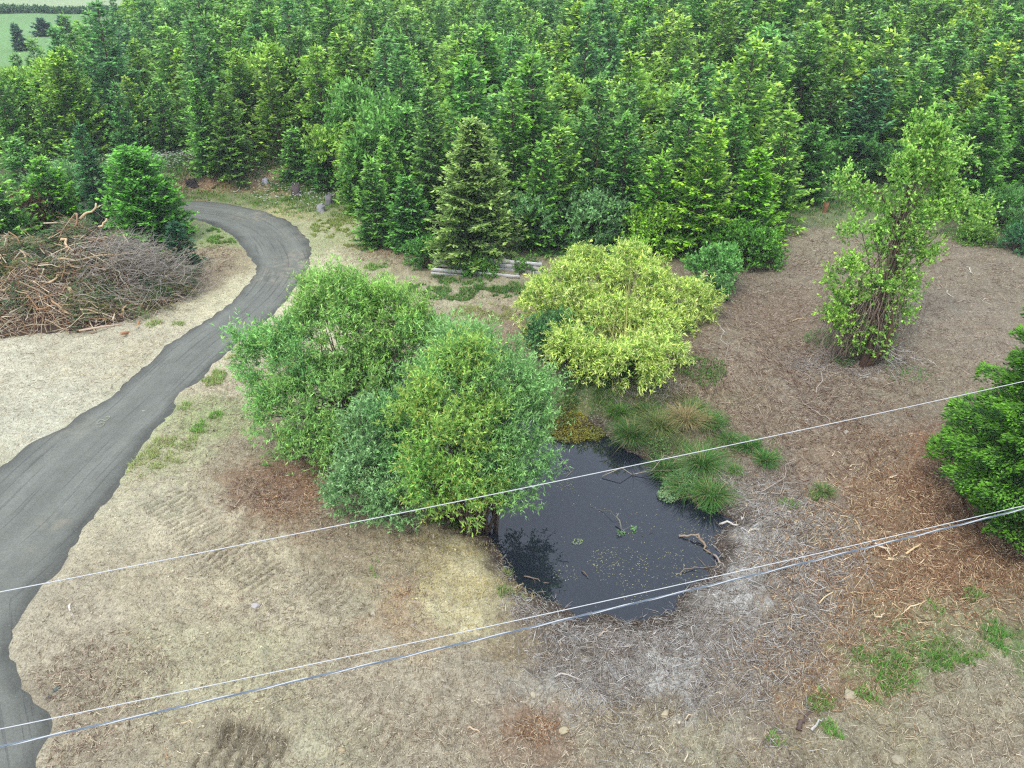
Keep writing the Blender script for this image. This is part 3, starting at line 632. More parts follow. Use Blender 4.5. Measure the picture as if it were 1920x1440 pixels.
shrub(1075,690,28.8,.6,.5,'small mid green shrub tucked under the left front of the bamboo',LG(56,98,44),LG(112,160,74),22,ncl=60)
shrub(1150,735,27.4,.6,.4,'dark ivy-like shrub in the shade under the middle of the bamboo',LG(42,66,36),LG(86,120,60),23,ncl=60)
shrub(1085,425,43.5,2.3,2.0,'grey-green rounded tree between the big fir and the lime-green tree',LG(78,122,66),LG(142,182,122),24,'tree','broadleaf_tree',7,260,leafL=.2,leafW=.09,tw=.6,nst=40)
shrub(1165,430,43.5,1.6,1.5,'mid green leafy shrub behind the crest of the bamboo',LG(62,108,58),LG(118,168,96),25,ncl=130,leafL=.18,leafW=.08)
shrub(1225,440,42.0,1.3,1.2,'bright lime-green leafy bush standing right behind the bamboo crest',LG(84,134,44),LG(166,202,80),26,'shrub','broadleaf_shrub',6,150,leafL=.2,leafW=.09,tw=.6,nst=30)
special(1225,470,290,151,72,'bright lime-green conifer directly behind the bamboo crest',inc=LG(72,122,44),tip=LG(166,202,80),dens=1.1,rag=.5,up=.35)
special(1160,460,215,152,62,'mid green conifer behind the left half of the bamboo',dens=1.1,rag=.45)
special(1085,430,200,153,60,'tall conifer behind the grey-green rounded tree',inc=LG(56,98,54),tip=LG(132,176,96),dens=1.1,rag=.45)
special(1015,470,260,154,60,'green conifer just right of the large olive fir',inc=LG(54,98,50),tip=LG(134,182,84),dens=1.2,rag=.45)
special(960,440,150,155,60,'tall light conifer standing behind the right shoulder of the olive fir',dens=1.1,rag=.45)
special(1270,455,190,157,60,'slender mid green conifer second row behind the bamboo crest',dens=1.1,rag=.45)
special(1350,455,200,158,60,'tall conifer behind the dead grey treetop',inc=LG(54,98,50),tip=LG(136,182,84),dens=1.1,rag=.45)
special(1440,440,205,156,66,'tall light green conifer at the corner where clearing meets plantation',tip=LG(156,196,88),dens=1.1,rag=.45)
shrub(1335,500,37.0,1.0,.8,'dark green spreading shrub behind the right end of the bamboo',LG(66,112,54),LG(122,172,92),27,lobn=4,ncl=90,leafL=.15,leafW=.07)
shrub(1400,465,40.0,1.2,1.0,'leafy green shrub at the clearing edge right of the bamboo',LG(52,94,40),LG(112,164,62),28,ncl=170,leafL=.17,leafW=.07)
shrub(1345,545,34.5,.55,.5,'small low shrub beside the right end of the bamboo',LG(60,96,52),LG(110,150,86),29,ncl=40)
shrub(800,500,41.0,.75,.8,'small green shrub at the left end of the grey timber wall',LG(56,100,46),LG(104,156,74),30,ncl=80)
shrub(900,497,40.6,.65,.45,'olive shrub hanging over the middle of the grey timber wall',LG(86,104,40),LG(150,158,66),31,ncl=50)
shrub(868,515,40.2,.6,.4,'low olive-green shrub in front of the left middle of the timber wall',LG(70,106,46),LG(130,160,74),43,ncl=50)
shrub(900,530,39.4,.6,.35,'leafy weed bush trailing over the lower boards of the timber wall',LG(60,104,44),LG(112,158,74),47,ncl=50)
shrub(985,512,39.6,.35,.3,'tiny green shrub between the timber wall and the bamboo',LG(60,96,46),LG(110,150,72),44,ncl=24)
shrub(1885,400,45.5,1.9,1.3,'broom shrub with bare lower stems at the right edge of the clearing',LG(62,104,50),LG(112,160,84),32,ncl=220,leafL=.2,leafW=.04,nst=60,up=.9)
shrub(1905,470,41.0,.8,.7,'small blue-green shrub on bare soil near the right edge, the lower one',LG(46,86,58),LG(86,136,84),33,ncl=70)
shrub(1825,450,42.5,.8,.5,'low sprawling shrub on the soil behind the ivy-hung tree',LG(70,112,44),LG(130,166,72),34,ncl=70)
shrub(120,345,50.0,1.6,1.0,'leafy flowering bush behind the yellow-green conifer at left',LG(84,126,70),LG(142,178,120),45,ncl=120,leafL=.16,leafW=.07)
shrub(255,325,52.0,1.8,1.0,'pale leafy bush among white flowers above the brush pile',LG(84,126,70),LG(146,182,124),46,ncl=140,leafL=.16,leafW=.07)
shrub(55,405,46.0,1.1,1.0,'dead brown bush between the green trees behind the brush pile',LG(84,56,42),LG(124,88,66),35,ncl=120,leafL=.16,leafW=.03)
shrub(1085,50,118.0,3.0,2.6,'dark rounded tree high up among the conifers at top centre',LG(46,84,44),LG(84,136,64),36,'tree','broadleaf_tree',5,150,leafL=.4,leafW=.2,tw=.9)
shrub(930,45,118.0,3.4,3.0,'rounded yellow-green tree standing among the conifers at top centre',LG(84,130,56),LG(146,186,92),37,'tree','broadleaf_tree',5,170,leafL=.4,leafW=.2,tw=.9)
shrub(1350,215,66.0,2.2,1.6,'grey-green flat-topped bush among conifers left of the ivy-hung tree',LG(66,104,60),LG(120,158,94),38,'shrub','broadleaf_shrub',5,150,leafL=.25,leafW=.08,up=.9)
shrub(1590,300,55.0,2.4,1.4,'spreading dark shrub at the forest edge behind the ivy-hung tree',LG(50,90,46),LG(100,150,72),39,lobn=6,ncl=220,leafL=.2,leafW=.08)

# --- ivy-hung tree on the right clearing
o = gp(1615, 690)
ivl = [rel(1735,290,30.6,o,.85,.8,1.0), rel(1690,330,30.4,o,.8,.8,.9), rel(1750,360,30.6,o,.9,.9,.9), rel(1700,410,30.3,o,1.1,.9,.9), rel(1780,400,30.8,o,.8,.7,.6), rel(1660,460,30.0,o,.9,.8,.8), rel(1715,470,30.0,o,.7,.7,.8),
       rel(1590,520,29.4,o,.8,.7,.8,(1.1,1.05,.9)), rel(1580,575,29.2,o,.8,.7,.8,(1.1,1.05,.9)), rel(1640,560,29.4,o,.5,.5,.9), rel(1610,370,30.2,o,.5,.45,.35), rel(1585,345,30.2,o,.3,.3,.4), rel(1610,620,29.0,o,.5,.5,.5), rel(1735,262,30.8,o,.45,.45,.5), rel(1770,260,30.8,o,.4,.35,.45), rel(1800,385,30.8,o,.4,.4,.3), rel(1590,445,29.8,o,.45,.4,.35), rel(1690,520,29.8,o,.5,.5,.6), rel(1565,610,29.0,o,.55,.5,.5,(1.1,1.05,.9)), rel(1690,590,29.4,o,.4,.4,.45), rel(1640,650,28.9,o,.4,.35,.4), rel(1655,600,29.0,o,.5,.45,.5), rel(1650,545,29.2,o,.7,.6,.6), rel(1700,555,29.5,o,.5,.4,.5), rel(1615,655,28.8,o,.4,.35,.4), rel(1840,395,30.9,o,.35,.3,.2), rel(1760,320,30.9,o,.5,.5,.5), rel(1790,300,31,o,.3,.3,.35), rel(1725,238,30.9,o,.25,.25,.4), rel(1640,400,30.2,o,.45,.4,.35), rel(1740,480,30,o,.3,.3,.4)]
e = empty('ivy_hung_tree', o, 'tall narrow tree hung with ivy and bare vines, alone on the brown clearing', 'tree')
ivl = [(a_[0], a_[1], a_[2], a_[3]*.74, a_[4]*.74, a_[5]*.82, *a_[6:]) for a_ in ivl]
bb, cl = lobed(ivl, ncl=330, ntw=9, nlf=11, leafL=.13, leafW=.075, c_in=LG(74,124,46), c_out=LG(160,198,92), up=.35, tw=.46, seed=13, fresh=LG(190,216,120), clr=.35)
bb.obj('foliage', M_LEAF, e)
b = Buf(); top = at(1725, 260, 30.7)-o; midp = at(1655, 560, 29.5)-o
P = np.array([[(0, 0, -.3), tuple(midp*.35+np.array([.1, 0, 0])), tuple(midp), tuple(midp*.5+top*.5), tuple(top)]]); tubes(b, P, np.array([[.19, .16, .13, .08, .03]]), 8, LG(78, 60, 48))
tubes(b, np.array([[tuple(midp*.35+top*.65+np.array([0,0,-1.2])), tuple((midp*.3+top*.7)*.5+(at(1600,372,30.2)-o)*.5), tuple(at(1590,352,30.2)-o)]]), np.array([[.07,.05,.02]]), 5, LG(110,92,74))
P2 = np.array([[(.1, .05, -.2), (.75, 0, .9), (.85, .1, 1.7), tuple(midp+np.array([.4, .2, .5])), tuple(midp*.4+top*.6)]]); tubes(b, P2, np.array([[.15, .12, .1, .08, .03]]), 7, LG(84, 66, 52))
b.obj('trunk', M_BARK, e, smooth=True)
stems(cl, [tuple(midp*.5), tuple(midp), tuple(midp*.5+top*.5)], 60, .03, 14, (96, 80, 66), .1).obj('branch_cluster', M_BARK, e)
b = Buf(); g = np.random.default_rng(44); n = 520   # bare vines hanging round the lower trunk
s0 = midp*.9+np.c_[g.normal(-.35, .6, n), g.normal(-.1, .35, n), g.uniform(-1.0, 1.0, n)]; s1 = s0.copy(); s1[:, :2] = s1[:, :2]*1.15+g.normal(0, .25, (n, 2))-np.array([.35, .1]); s1[:, 2] = np.maximum(s0[:, 2]-g.uniform(1, 2.8, n), g.uniform(0, .25, n))
tubes(b, wig(s0, s1, 6, .04, g), np.tile(np.linspace(.018, .007, 6), (n, 1)), 3, LG(140, 122, 106)*g.uniform(.6, 1.3, (n, 1))); b.obj('hanging_vines', M_TWIG, e)
b = Buf(); s0 = np.tile(midp*.4, (9, 1)); s1 = s0+np.c_[g.uniform(.6, 2.1, 9), g.normal(-.6, .4, 9), g.uniform(-1.0, -.3, 9)]; s1[:, 2] = np.maximum(s1[:, 2], .1)
tubes(b, wig(s0, s1, 7, .05, g), np.tile(np.linspace(.022, .006, 7), (9, 1)), 4, LG(176, 172, 162)); b.obj('dead_branches', M_TWIG, e)

# --- the large fir in the middle and the layered fir at the right edge
special(893,492,228,101,92,'largest olive-green fir, right behind the left part of the timber wall',inc=LG(78,106,60),tip=LG(164,184,112),dens=2.2,spread=.62,rag=.2,start=.1)
special(708,462,300,102,42,'slim green conifer at the forest corner nearest the road bend',dens=1.6)
special(770,470,330,103,48,'young conifer just left of the large olive fir',tip=LG(128,180,84),dens=1.6)
special(672,400,232,104,40,'tall light green conifer on the road verge right of the bend',tip=LG(156,192,88),dens=1.4)
special(735,440,262,105,45,'bushy conifer second from the forest corner by the road bend',tip=LG(150,190,84),dens=1.5)
special(815,430,160,106,58,'tall slender conifer behind and left of the olive fir',inc=LG(62,100,58),tip=LG(136,176,96),dens=1.3)
special(398,325,150,107,44,'conifer with dead brown lower branches on the bank above the road, the left one',dens=1.3)
special(445,335,165,108,52,'dark conifer with bare lower trunk on the bank above the road, the right one',inc=LG(60,94,50),tip=LG(126,164,80),dens=1.3)
special(612,358,265,109,38,'small dense dark conifer on the grassy bank above the road bend',inc=LG(44,86,44),tip=LG(96,146,68),dens=1.5)
special(560,335,240,110,40,'small light green conifer on the bank left of the dense dark one',tip=LG(136,186,104),dens=1.3)
special(1395,480,285,111,66,'bright green conifer at the clearing edge below the dead snag',inc=LG(60,110,36),tip=LG(140,190,60),dens=1.5)
special(1305,482,225,112,76,'tall lime-green conifer behind the right half of the bamboo',inc=LG(66,114,44),tip=LG(158,198,80),dens=1.2)
special(1500,378,235,113,70,'broad dark conifer above the grassy head of the clearing',inc=LG(50,90,46),tip=LG(116,164,76),dens=1.4)
special(1800,400,180,114,85,'broad layered conifer just behind the ivy-hung tree',inc=LG(56,100,44),tip=LG(138,182,78),dens=1.4)
special(1895,390,200,115,75,'broad dark conifer at the right edge above the broom shrub',inc=LG(50,94,44),tip=LG(120,170,70),dens=1.4)
special(15,470,320,116,75,'bushy green conifer at the left edge beside the brush pile',dens=1.4)
special(110,425,300,117,62,'bright yellow-green conifer behind the left half of the brush pile',inc=LG(60,112,36),tip=LG(150,200,70),dens=1.4)
special(198,425,235,118,40,'narrow dark blue-green conifer between the two bushy trees behind the brush pile',inc=LG(44,84,56),tip=LG(92,142,90),dens=1.3)
special(285,455,285,119,78,'wide bushy green conifer at the right end of the brush pile',inc=LG(52,104,42),tip=LG(122,180,74),dens=1.9,spread=.5)
special(60,372,262,161,58,'light green bushy conifer behind the dead brown bush',tip=LG(152,196,92),dens=1.2,rag=.45)
special(160,372,270,162,52,'rounded light green conifer between the field of flowers and the brush pile',tip=LG(158,198,92),dens=1.2,rag=.45,spread=.55)
special(238,385,300,163,50,'short bushy conifer behind the wide one at the right end of the brush pile',tip=LG(140,188,88),dens=1.2,rag=.45,spread=.55)
special(-25,420,290,164,70,'green conifer cut by the left edge of the picture',dens=1.2,rag=.45)
special(325,440,335,165,48,'light green conifer leaning over the hidden end of the road',tip=LG(146,192,84),dens=1.3,rag=.4,spread=.5)
special(345,505,420,120,34,'small dark fir seedling at the right foot of the brush pile',inc=LG(36,70,46),tip=LG(66,108,70),dens=1.4)
for px, py, tp_, wd, lb in ((40,95,45,14,'leftmost of the three dark blue-green spruces against the field'),(84,68,36,20,'middle of the three dark blue-green spruces against the field'),(122,62,32,18,'rightmost of the three dark blue-green spruces against the field')):
    special(px, py, tp_, 130+px, wd, lb, 'spruce_tree', LG(40,70,62), LG(70,110,96), 1.3, cat='spruce', sz=1.6, group='dark spruces beside the field')

def layered_fir():
    o = np.array([16.9, 18.6, hz(16.9, 18.6)]); e = empty('fir_tree', o, 'dense fir with lime-green shoot tips, cut by the right edge', 'fir tree')
    g = np.random.default_rng(55); hh, R = 10.8, 4.0; lob = []
    b = Buf()
    for k in range(230):
        t = (k+.5)/230; z = .45+t*(hh-1.2); az = k*2.39996; L = R*(1-t)**.5*min(1, .8+t*2)*g.uniform(.72, 1.12)+.1
        dh = np.array([math.cos(az), math.sin(az), 0]); side = np.array([-dh[1], dh[0], 0])
        # a shelf of foliage: flattened lump of sprays, new growth along the rim
        n = int(2600*(L/R)*.5)+90; s = g.uniform(.3, 1, n)**.7; wdt = .66*(1-.3*t)*(L/R)**.5
        v = g.uniform(-1, 1, n); 
        out = s*L+.0*v; lat = v*wdt*np.sqrt(np.clip(1.15-((s-.62)/.55)**2, .05, 1))
        top = (.16*np.sqrt(np.clip(1-(v*v), 0, 1))-.10*s*s*L*.5)
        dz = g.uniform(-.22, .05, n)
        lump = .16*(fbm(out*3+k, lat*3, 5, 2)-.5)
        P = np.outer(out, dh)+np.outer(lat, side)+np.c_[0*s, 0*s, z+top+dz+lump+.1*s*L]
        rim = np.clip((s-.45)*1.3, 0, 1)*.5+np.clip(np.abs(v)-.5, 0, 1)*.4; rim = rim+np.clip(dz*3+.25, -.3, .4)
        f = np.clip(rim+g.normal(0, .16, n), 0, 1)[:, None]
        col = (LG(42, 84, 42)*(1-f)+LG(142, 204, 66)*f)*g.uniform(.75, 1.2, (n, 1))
        D = dh*1.0+side*(v*.8)[:, None]+g.normal(0, .3, (n, 3)); D[:, 2] += .15
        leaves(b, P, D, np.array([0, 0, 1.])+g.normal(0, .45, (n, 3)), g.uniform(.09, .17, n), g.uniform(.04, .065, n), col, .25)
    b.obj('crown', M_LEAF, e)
    b = Buf(); tubes(b, [[(0, 0, -.2), (0, 0, hh*.5), (0, 0, hh*.97)]], [[.22, .14, .02]], 8, LG(86, 66, 52))
    az = np.arange(120)*2.39996; t = (np.arange(120)+.5)/120; z = .5+t*(hh-1.2); L = R*(1-t)**.75*.8
    P = np.stack([np.c_[0*az, 0*az, z-.1], np.c_[np.cos(az)*L*.5, np.sin(az)*L*.5, z-.08], np.c_[np.cos(az)*L, np.sin(az)*L, z]], 1)
    tubes(b, P, np.tile([.04, .025, .008], (120, 1)), 4, LG(86, 66, 52)); b.obj('trunk', M_BARK, e)
layered_fir()

# dead grey snag among the lime-green trees
p = gp(1345, 470); e = empty('dead_snag', p, 'bare grey dead treetop between the lime-green conifer and clearing edge', 'dead tree')
b = Buf(); g = np.random.default_rng(9); zt = at(1342, 318, p[1])[2]-p[2]
tubes(b, wig([[0, 0, -.2]], [[.1, 0, zt]], 8, .01, g), np.linspace(.09, .015, 8)[None], 5, LG(150, 150, 142)); 
n = 40; z = g.uniform(zt*.35, zt*.97, n); a = g.uniform(0, 6.28, n); L = (1.05-z/zt)*1.3+.2
tubes(b, wig(np.c_[0*z, 0*z, z], np.c_[np.cos(a)*L, np.sin(a)*L, z+g.normal(.05, .15, n)], 5, .06, g), np.tile(np.linspace(.022, .006, 5), (n, 1)), 3, LG(160, 160, 150)); b.obj('dead_branches', M_BARK, e)

# --- plantation: jittered rows
FRONT_PX = [(-60,318),(150,318),(330,312),(400,318),(520,318),(610,335),(690,420),(790,455),(900,470),(1010,470),(1130,455),(1300,440),(1400,430),(1450,370),(1500,345),(1600,345),(1720,370),(1830,380),(1990,380)]
FR = np.array([G(*p)[:2] for p in FRONT_PX]); FR = FR[np.argsort(FR[:, 0])]
def frontY(x): return np.interp(x, FR[:, 0], FR[:, 1])
g = np.random.default_rng(21); cand = []
for j, yy in enumerate(np.arange(38, 228, 3.05)):
    step = 2.95+max(0, yy-80)*.006
    for xx in np.arange(-.78*yy-8, .78*yy+8, step):
        x = xx+g.normal(0, .55)+(j % 2)*step/2; y = yy+g.normal(0, .5)
        if y < frontY(x)+.9 or x < FL(y)+1.5: continue
        if abs(x-9.5) < 0: continue
        cand.append((x, y))
cand = np.array(cand)
skip = np.array([G(*p)[:2] for p in ((1225,470),(1160,460),(1085,430),(1015,470),(960,440),(1440,440),(1270,455),(1350,455),(893,508),(672,400),(735,440),(815,430),(398,325),(445,335),(612,358),(560,335),(1395,480),(1305,482),(1500,378),(1800,400),(1895,390))])
ok = g.uniform(0, 1, len(cand)) > .03
for s in skip: ok &= np.hypot(cand[:, 0]-s[0], cand[:, 1]-s[1]) > 1.7
# a small gap where grass shows through
gpp = G(735, 190); ok &= ~((np.abs(cand[:, 0]-gpp[0]) < 1.8) & (np.abs(cand[:, 1]-gpp[1]-2) < 5))
cand = cand[ok]; cz = h(cand[:, 0], cand[:, 1]); pu, pv, dep = proj(cand[:, 0], cand[:, 1], cz+3.5)
ptop = proj(cand[:, 0], cand[:, 1], cz+6.5)[1]
vis = (pu > -40) & (pu < 1960) & (ptop < 1440) & (proj(cand[:, 0], cand[:, 1], cz)[1] > -20)
order = np.argsort(np.where(vis, dep, 1e6)); NI = 280; ind = order[:NI]; rest = order[NI:]
u_ = g.uniform(0, 1, len(cand)); BL = []
for q in range(3):
    g3 = np.random.default_rng(900+q); L_ = [(0, 0, 2.6, 1.5, 1.5, 1.9)]+[(g3.normal(0, .9), g3.normal(0, .9), 2.6+g3.uniform(-1.2, 2.2), g3.uniform(.5, 1), g3.uniform(.5, 1), g3.uniform(.6, 1.1)) for _ in range(7)]
    bb, cl = lobed(L_, 230, 8, 10, .26, .12, [LG(64,110,52), LG(76,120,68), LG(84,128,50)][q], [LG(130,176,88), LG(140,180,116), LG(160,194,86)][q], .5, .55, .7, seed=900+q); BL.append((bb.mesh('foliage', M_LEAF), stems(cl, np.array([(0, 0, 0)]), 30, .05, 900+q).mesh('stem_cluster', M_BARK)))
TINTS = [((1, 1, 1), 'mid green'), ((1.16, 1.08, .85), 'yellow-green'), ((.85, .93, 1.05), 'dark blue-green'), ((1.0, 1.08, 1.05), 'fresh green')]
def zone(u, v):
    side = 'left part' if u < 640 else ('middle' if u < 1280 else 'right part')
    dp = 'front rows' if v > 250 else ('inner rows' if v > 130 else 'farther rows')
    return f'{dp} at the {side}'
for i in ind:
    x, y = cand[i]; k = int(g.integers(0, 8)); s = g.uniform(.62, 1.28)*(.8+.2*min(1, max(0, (x-FL(y)-1)/16))); ti = int(g.choice(4, p=[.35, .25, .18, .22])); c_, tn = TINTS[ti]
    if u_[i] < .11:
        q = int(g.integers(0, 3)); s2 = g.uniform(.8, 1.25); place('young_broadleaf', BL[q][0], BL[q][1], (x, y, cz[i]-.05), f'rounded broadleaved sapling among the conifers in the {zone(pu[i], pv[i])}', 'tree', 'broadleaved saplings in the plantation', rz=g.uniform(0, 6.28), s=(s2, s2, s2*g.uniform(.9, 1.2)), pn=('foliage', 'stem_cluster')); continue
    e_ = place('young_conifer', CM[k][0], CM[k][1], (x, y, cz[i]-.05), f'{tn} young conifer in the {zone(pu[i], pv[i])} of the plantation', 'conifer', 'young conifers of the plantation',
          rz=g.uniform(0, 6.28), s=(s*g.uniform(.9, 1.15), s*g.uniform(.9, 1.15), s*g.uniform(.95, 1.1)), color=c_); e_.rotation_euler[0] = g.normal(0, .035); e_.rotation_euler[1] = g.normal(0, .035)
# the rest of the plantation: one object, instanced on points
m = bpy.data.meshes.new('conifer_forest'); rp = np.c_[cand[rest], cz[rest]]; m.from_pydata([tuple(p) for p in rp], [], [])
for nm, arr in (('sc', g.uniform(.65, 1.3, len(rp))*(.8+.2*np.clip((cand[rest][:, 0]-FL(cand[rest][:, 1])-1)/16, 0, 1))), ('rt', g.uniform(0, 6.28, len(rp)))):
    a = m.attributes.new(nm, 'FLOAT', 'POINT'); a.data.foreach_set('value', arr.astype(np.float32))
a = m.attributes.new('kd', 'INT', 'POINT'); a.data.foreach_set('value', g.integers(0, 8, len(rp)).astype(np.int32))
fo = bpy.data.objects.new('conifer_forest', m); C.objects.link(fo); tag(fo, 'far conifers of the plantation climbing out of the top of the picture', 'forest', kind='stuff')
gn = bpy.data.node_groups.new('scatter', 'GeometryNodeTree'); gn.interface.new_socket('Geometry', in_out='INPUT', socket_type='NodeSocketGeometry'); gn.interface.new_socket('Geometry', in_out='OUTPUT', socket_type='NodeSocketGeometry')
gi, go = gn.nodes.new('NodeGroupInput'), gn.nodes.new('NodeGroupOutput'); m2p = gn.nodes.new('GeometryNodeMeshToPoints'); iop = gn.nodes.new('GeometryNodeInstanceOnPoints')
g2i = gn.nodes.new('GeometryNodeJoinGeometry')
seen = {}
for o_ in C.objects:
    if o_.type == 'MESH' and o_.data in [c[0] for c in CM] and o_.data.name not in seen: seen[o_.data.name] = o_
for k in reversed(range(8)):
    oi = gn.nodes.new('GeometryNodeObjectInfo'); oi.inputs['Object'].default_value = seen[CM[k][0].name]; oi.transform_space = 'ORIGINAL'; oi.inputs['As Instance'].default_value = True
    gn.links.new(oi.outputs['Geometry'], g2i.inputs[0])
def natt(nm, dt):
    x = gn.nodes.new('GeometryNodeInputNamedAttribute'); x.data_type = dt; x.inputs['Name'].default_value = nm; return x.outputs[0]
cx = gn.nodes.new('ShaderNodeCombineXYZ'); gn.links.new(natt('rt', 'FLOAT'), cx.inputs[2])
gn.links.new(gi.outputs[0], m2p.inputs[0]); gn.links.new(m2p.outputs[0], iop.inputs['Points']); gn.links.new(g2i.outputs[0], iop.inputs['Instance']); iop.inputs['Pick Instance'].default_value = True
gn.links.new(natt('kd', 'INT'), iop.inputs['Instance Index']); gn.links.new(cx.outputs[0], iop.inputs['Rotation']); gn.links.new(natt('sc', 'FLOAT'), iop.inputs['Scale']); gn.links.new(iop.outputs[0], go.inputs[0])
md = fo.modifiers.new('scatter', 'NODES'); md.node_group = gn
print('conifers', len(ind), 'far', len(rest))

# ------------------------------------------------------------------ brush pile
pc = np.array([-25.0, 37.3]); e = empty('brush_pile', (pc[0], pc[1], 0), 'big heap of torn branches and roots left of the gravel road', 'brush pile')
def pile_h(x, y):
    r = np.sqrt(((x-pc[0])/8.5)**2+((y-pc[1])/5.6)**2); k = np.clip(1-r**1.7, 0, 1)
    peak = .9*np.exp(-((x+22.6)**2/3+(y-39.5)**2/2.5))
    return k*(2.5+1.3*(fbm(x*.6, y*.6, 15, 3)-.5)*2)+peak*(k > 0)
gx, gy = np.meshgrid(np.linspace(-10, 10, 90), np.linspace(-6, 6, 60)); zz = pile_h(gx+pc[0], gy+pc[1])*.86-.12+.35*(fbm(gx*2, gy*2, 16, 3)-.5)*(pile_h(gx+pc[0], gy+pc[1]) > 0)
ii = np.arange(5400).reshape(60, 90); b = Buf(); b.add(np.stack([gx.ravel(), gy.ravel(), zz.ravel()], 1), np.stack([ii[:-1, :-1], ii[:-1, 1:], ii[1:, 1:], ii[1:, :-1]], -1).reshape(-1, 4), col=LG(78, 62, 48)); b.obj('debris_mound', M_TWIG, e, smooth=True)
g = np.random.default_rng(61); b = Buf()
def pilepts(n):
    r = np.sqrt(g.uniform(0, 1, n))*.97; a = g.uniform(0, 6.28, n); x = pc[0]+np.cos(a)*r*8.5; y = pc[1]+np.sin(a)*r*5.6; return x, y
for n, Lr, rr, cols in ((9000, (.4, 1.5), .012, [(160, 144, 128), (136, 110, 90), (170, 162, 150), (116, 88, 72), (184, 174, 158)]), (1500, (1.0, 2.8), .026, [(176, 156, 132), (150, 120, 94), (190, 178, 160)])):
    x, y = pilepts(n); L = g.uniform(*Lr, n); a = g.uniform(0, 6.28, n); z = pile_h(x, y)+g.uniform(-.25, .22, n)
    d = np.c_[np.cos(a), np.sin(a)*.7, g.normal(0, .22, n)]; dx = .4; sl = np.c_[(pile_h(x+dx, y)-pile_h(x-dx, y))/(2*dx), (pile_h(x, y+dx)-pile_h(x, y-dx))/(2*dx)]; d[:, 2] += (d[:, :2]*sl).sum(1)*.8
    p0 = np.c_[x, y, z]-np.r_[pc, 0]; p1 = p0+d*L[:, None]*.5; p0 = p0-d*L[:, None]*.5
    col = np.array([LG(*cols[k]) for k in g.integers(0, len(cols), n)])*g.uniform(.6, 1.35, (n, 1))*np.array([1.06, 1.0, .86])
    tubes(b, wig(p0, p1, 4, .06, g), np.tile(np.array([1, .9, .7, .4])*rr, (n, 1))*g.uniform(.7, 1.6, (n, 1)), 3, col, cap=False)
t = b.obj('twigs', M_TWIG, e); t['kind'] = 'stuff'
b = Buf()   # green conifer boughs thrown on the heap
for k in range(400):
    x, y = pilepts(1); x, y = float(x[0]), float(y[0])
    if fbm(x*.5, y*.5, 19, 2) < .45 and k > 60: continue
    a = g.uniform(0, 6.28); dh = np.array([math.cos(a), math.sin(a), 0]); sd_ = np.array([-dh[1], dh[0], 0]); n = 110; s = g.uniform(0, 1, n); v = g.uniform(-1, 1, n); L = g.uniform(.8, 1.6)
    P = np.array([x-pc[0], y-pc[1], float(pile_h(x, y))+.05])+np.outer(s*L, dh)+np.outer(v*.42*(1.1-s), sd_)+g.normal(0, .07, (n, 3)); P[:, 2] = pile_h(P[:, 0]+pc[0], P[:, 1]+pc[1])+g.uniform(0, .38, n)
    base = [LG(92, 118, 70), LG(112, 136, 80), LG(76, 108, 68), LG(130, 128, 78)][k % 4]
    leaves(b, P, dh+sd_*(v[:, None])+g.normal(0, .25, (n, 3))+np.array([0, 0, .1]), np.array([0, 0, 1.])+g.normal(0, .5, (n, 3)), g.uniform(.16, .3, n), .05, base*g.uniform(.6, 1.3, (n, 1)))
b.obj('conifer_boughs', M_LEAF, e)
b = Buf()   # grey brushy tops at the right end
n = 1300; x = np.minimum(g.normal(-19.3, 1.5, n), -16.4); y = g.normal(37.3, 1.6, n); z = pile_h(x, y)+g.uniform(0, .75, n)*(pile_h(x, y) > .1); p0 = np.c_[x, y, z]-np.r_[pc, 0]; d = unit(np.c_[g.normal(.7, .5, n), g.normal(-.3, .6, n), g.normal(.25, .35, n)])
tubes(b, wig(p0, p0+d*g.uniform(.5, 1.9, (n, 1)), 4, .08, g), np.tile([.014, .011, .008, .004], (n, 1))*g.uniform(.7, 1.3, (n, 1)), 3, LG(164, 154, 140)*g.uniform(.55, 1.3, (n, 1)), cap=False); t = b.obj('grey_brush', M_TWIG, e); t['kind'] = 'stuff'
# broken logs on the heap (each a thing)
def stick(name, p0, p1, r, col, label, cat, group=None, amp=.05, K=6, sides=6, seed=0, forks=0, mat=None, taper=.5):
    g_ = np.random.default_rng(seed); p0 = np.array(p0, float); p1 = np.array(p1, float); b_ = Buf(); path = wig([[0, 0, 0]], [p1-p0], K, amp, g_)
    tubes(b_, path, (r*np.linspace(1, taper, K)*g_.uniform(.85, 1.15, K))[None], sides, LG(*col)); L = np.linalg.norm(p1-p0)
    for f in range(forks):
        k = int(g_.integers(1, K-1)); st = path[0, k]; dd = unit((p1-p0)+g_.normal(0, .6, 3)*L); dd[2] = abs(dd[2])*.35
        tubes(b_, wig([st], [st+dd*L*g_.uniform(.25, .5)], 4, .08, g_), (r*.5*np.linspace(1, .3, 4))[None], 4, LG(*col)*.95)
    ob = b_.obj(name, mat or M_TWIG, smooth=True, origin=None); ob.location = p0; return tag(ob, label, cat, group)
def onpile(px, py):
    for Yv in np.arange(31, 44, .15):
        p = at(px, py, Yv); 
        if p[2] <= max(pile_h(p[0], p[1]), 0)+.22: return p
    return at(px, py, 38.)
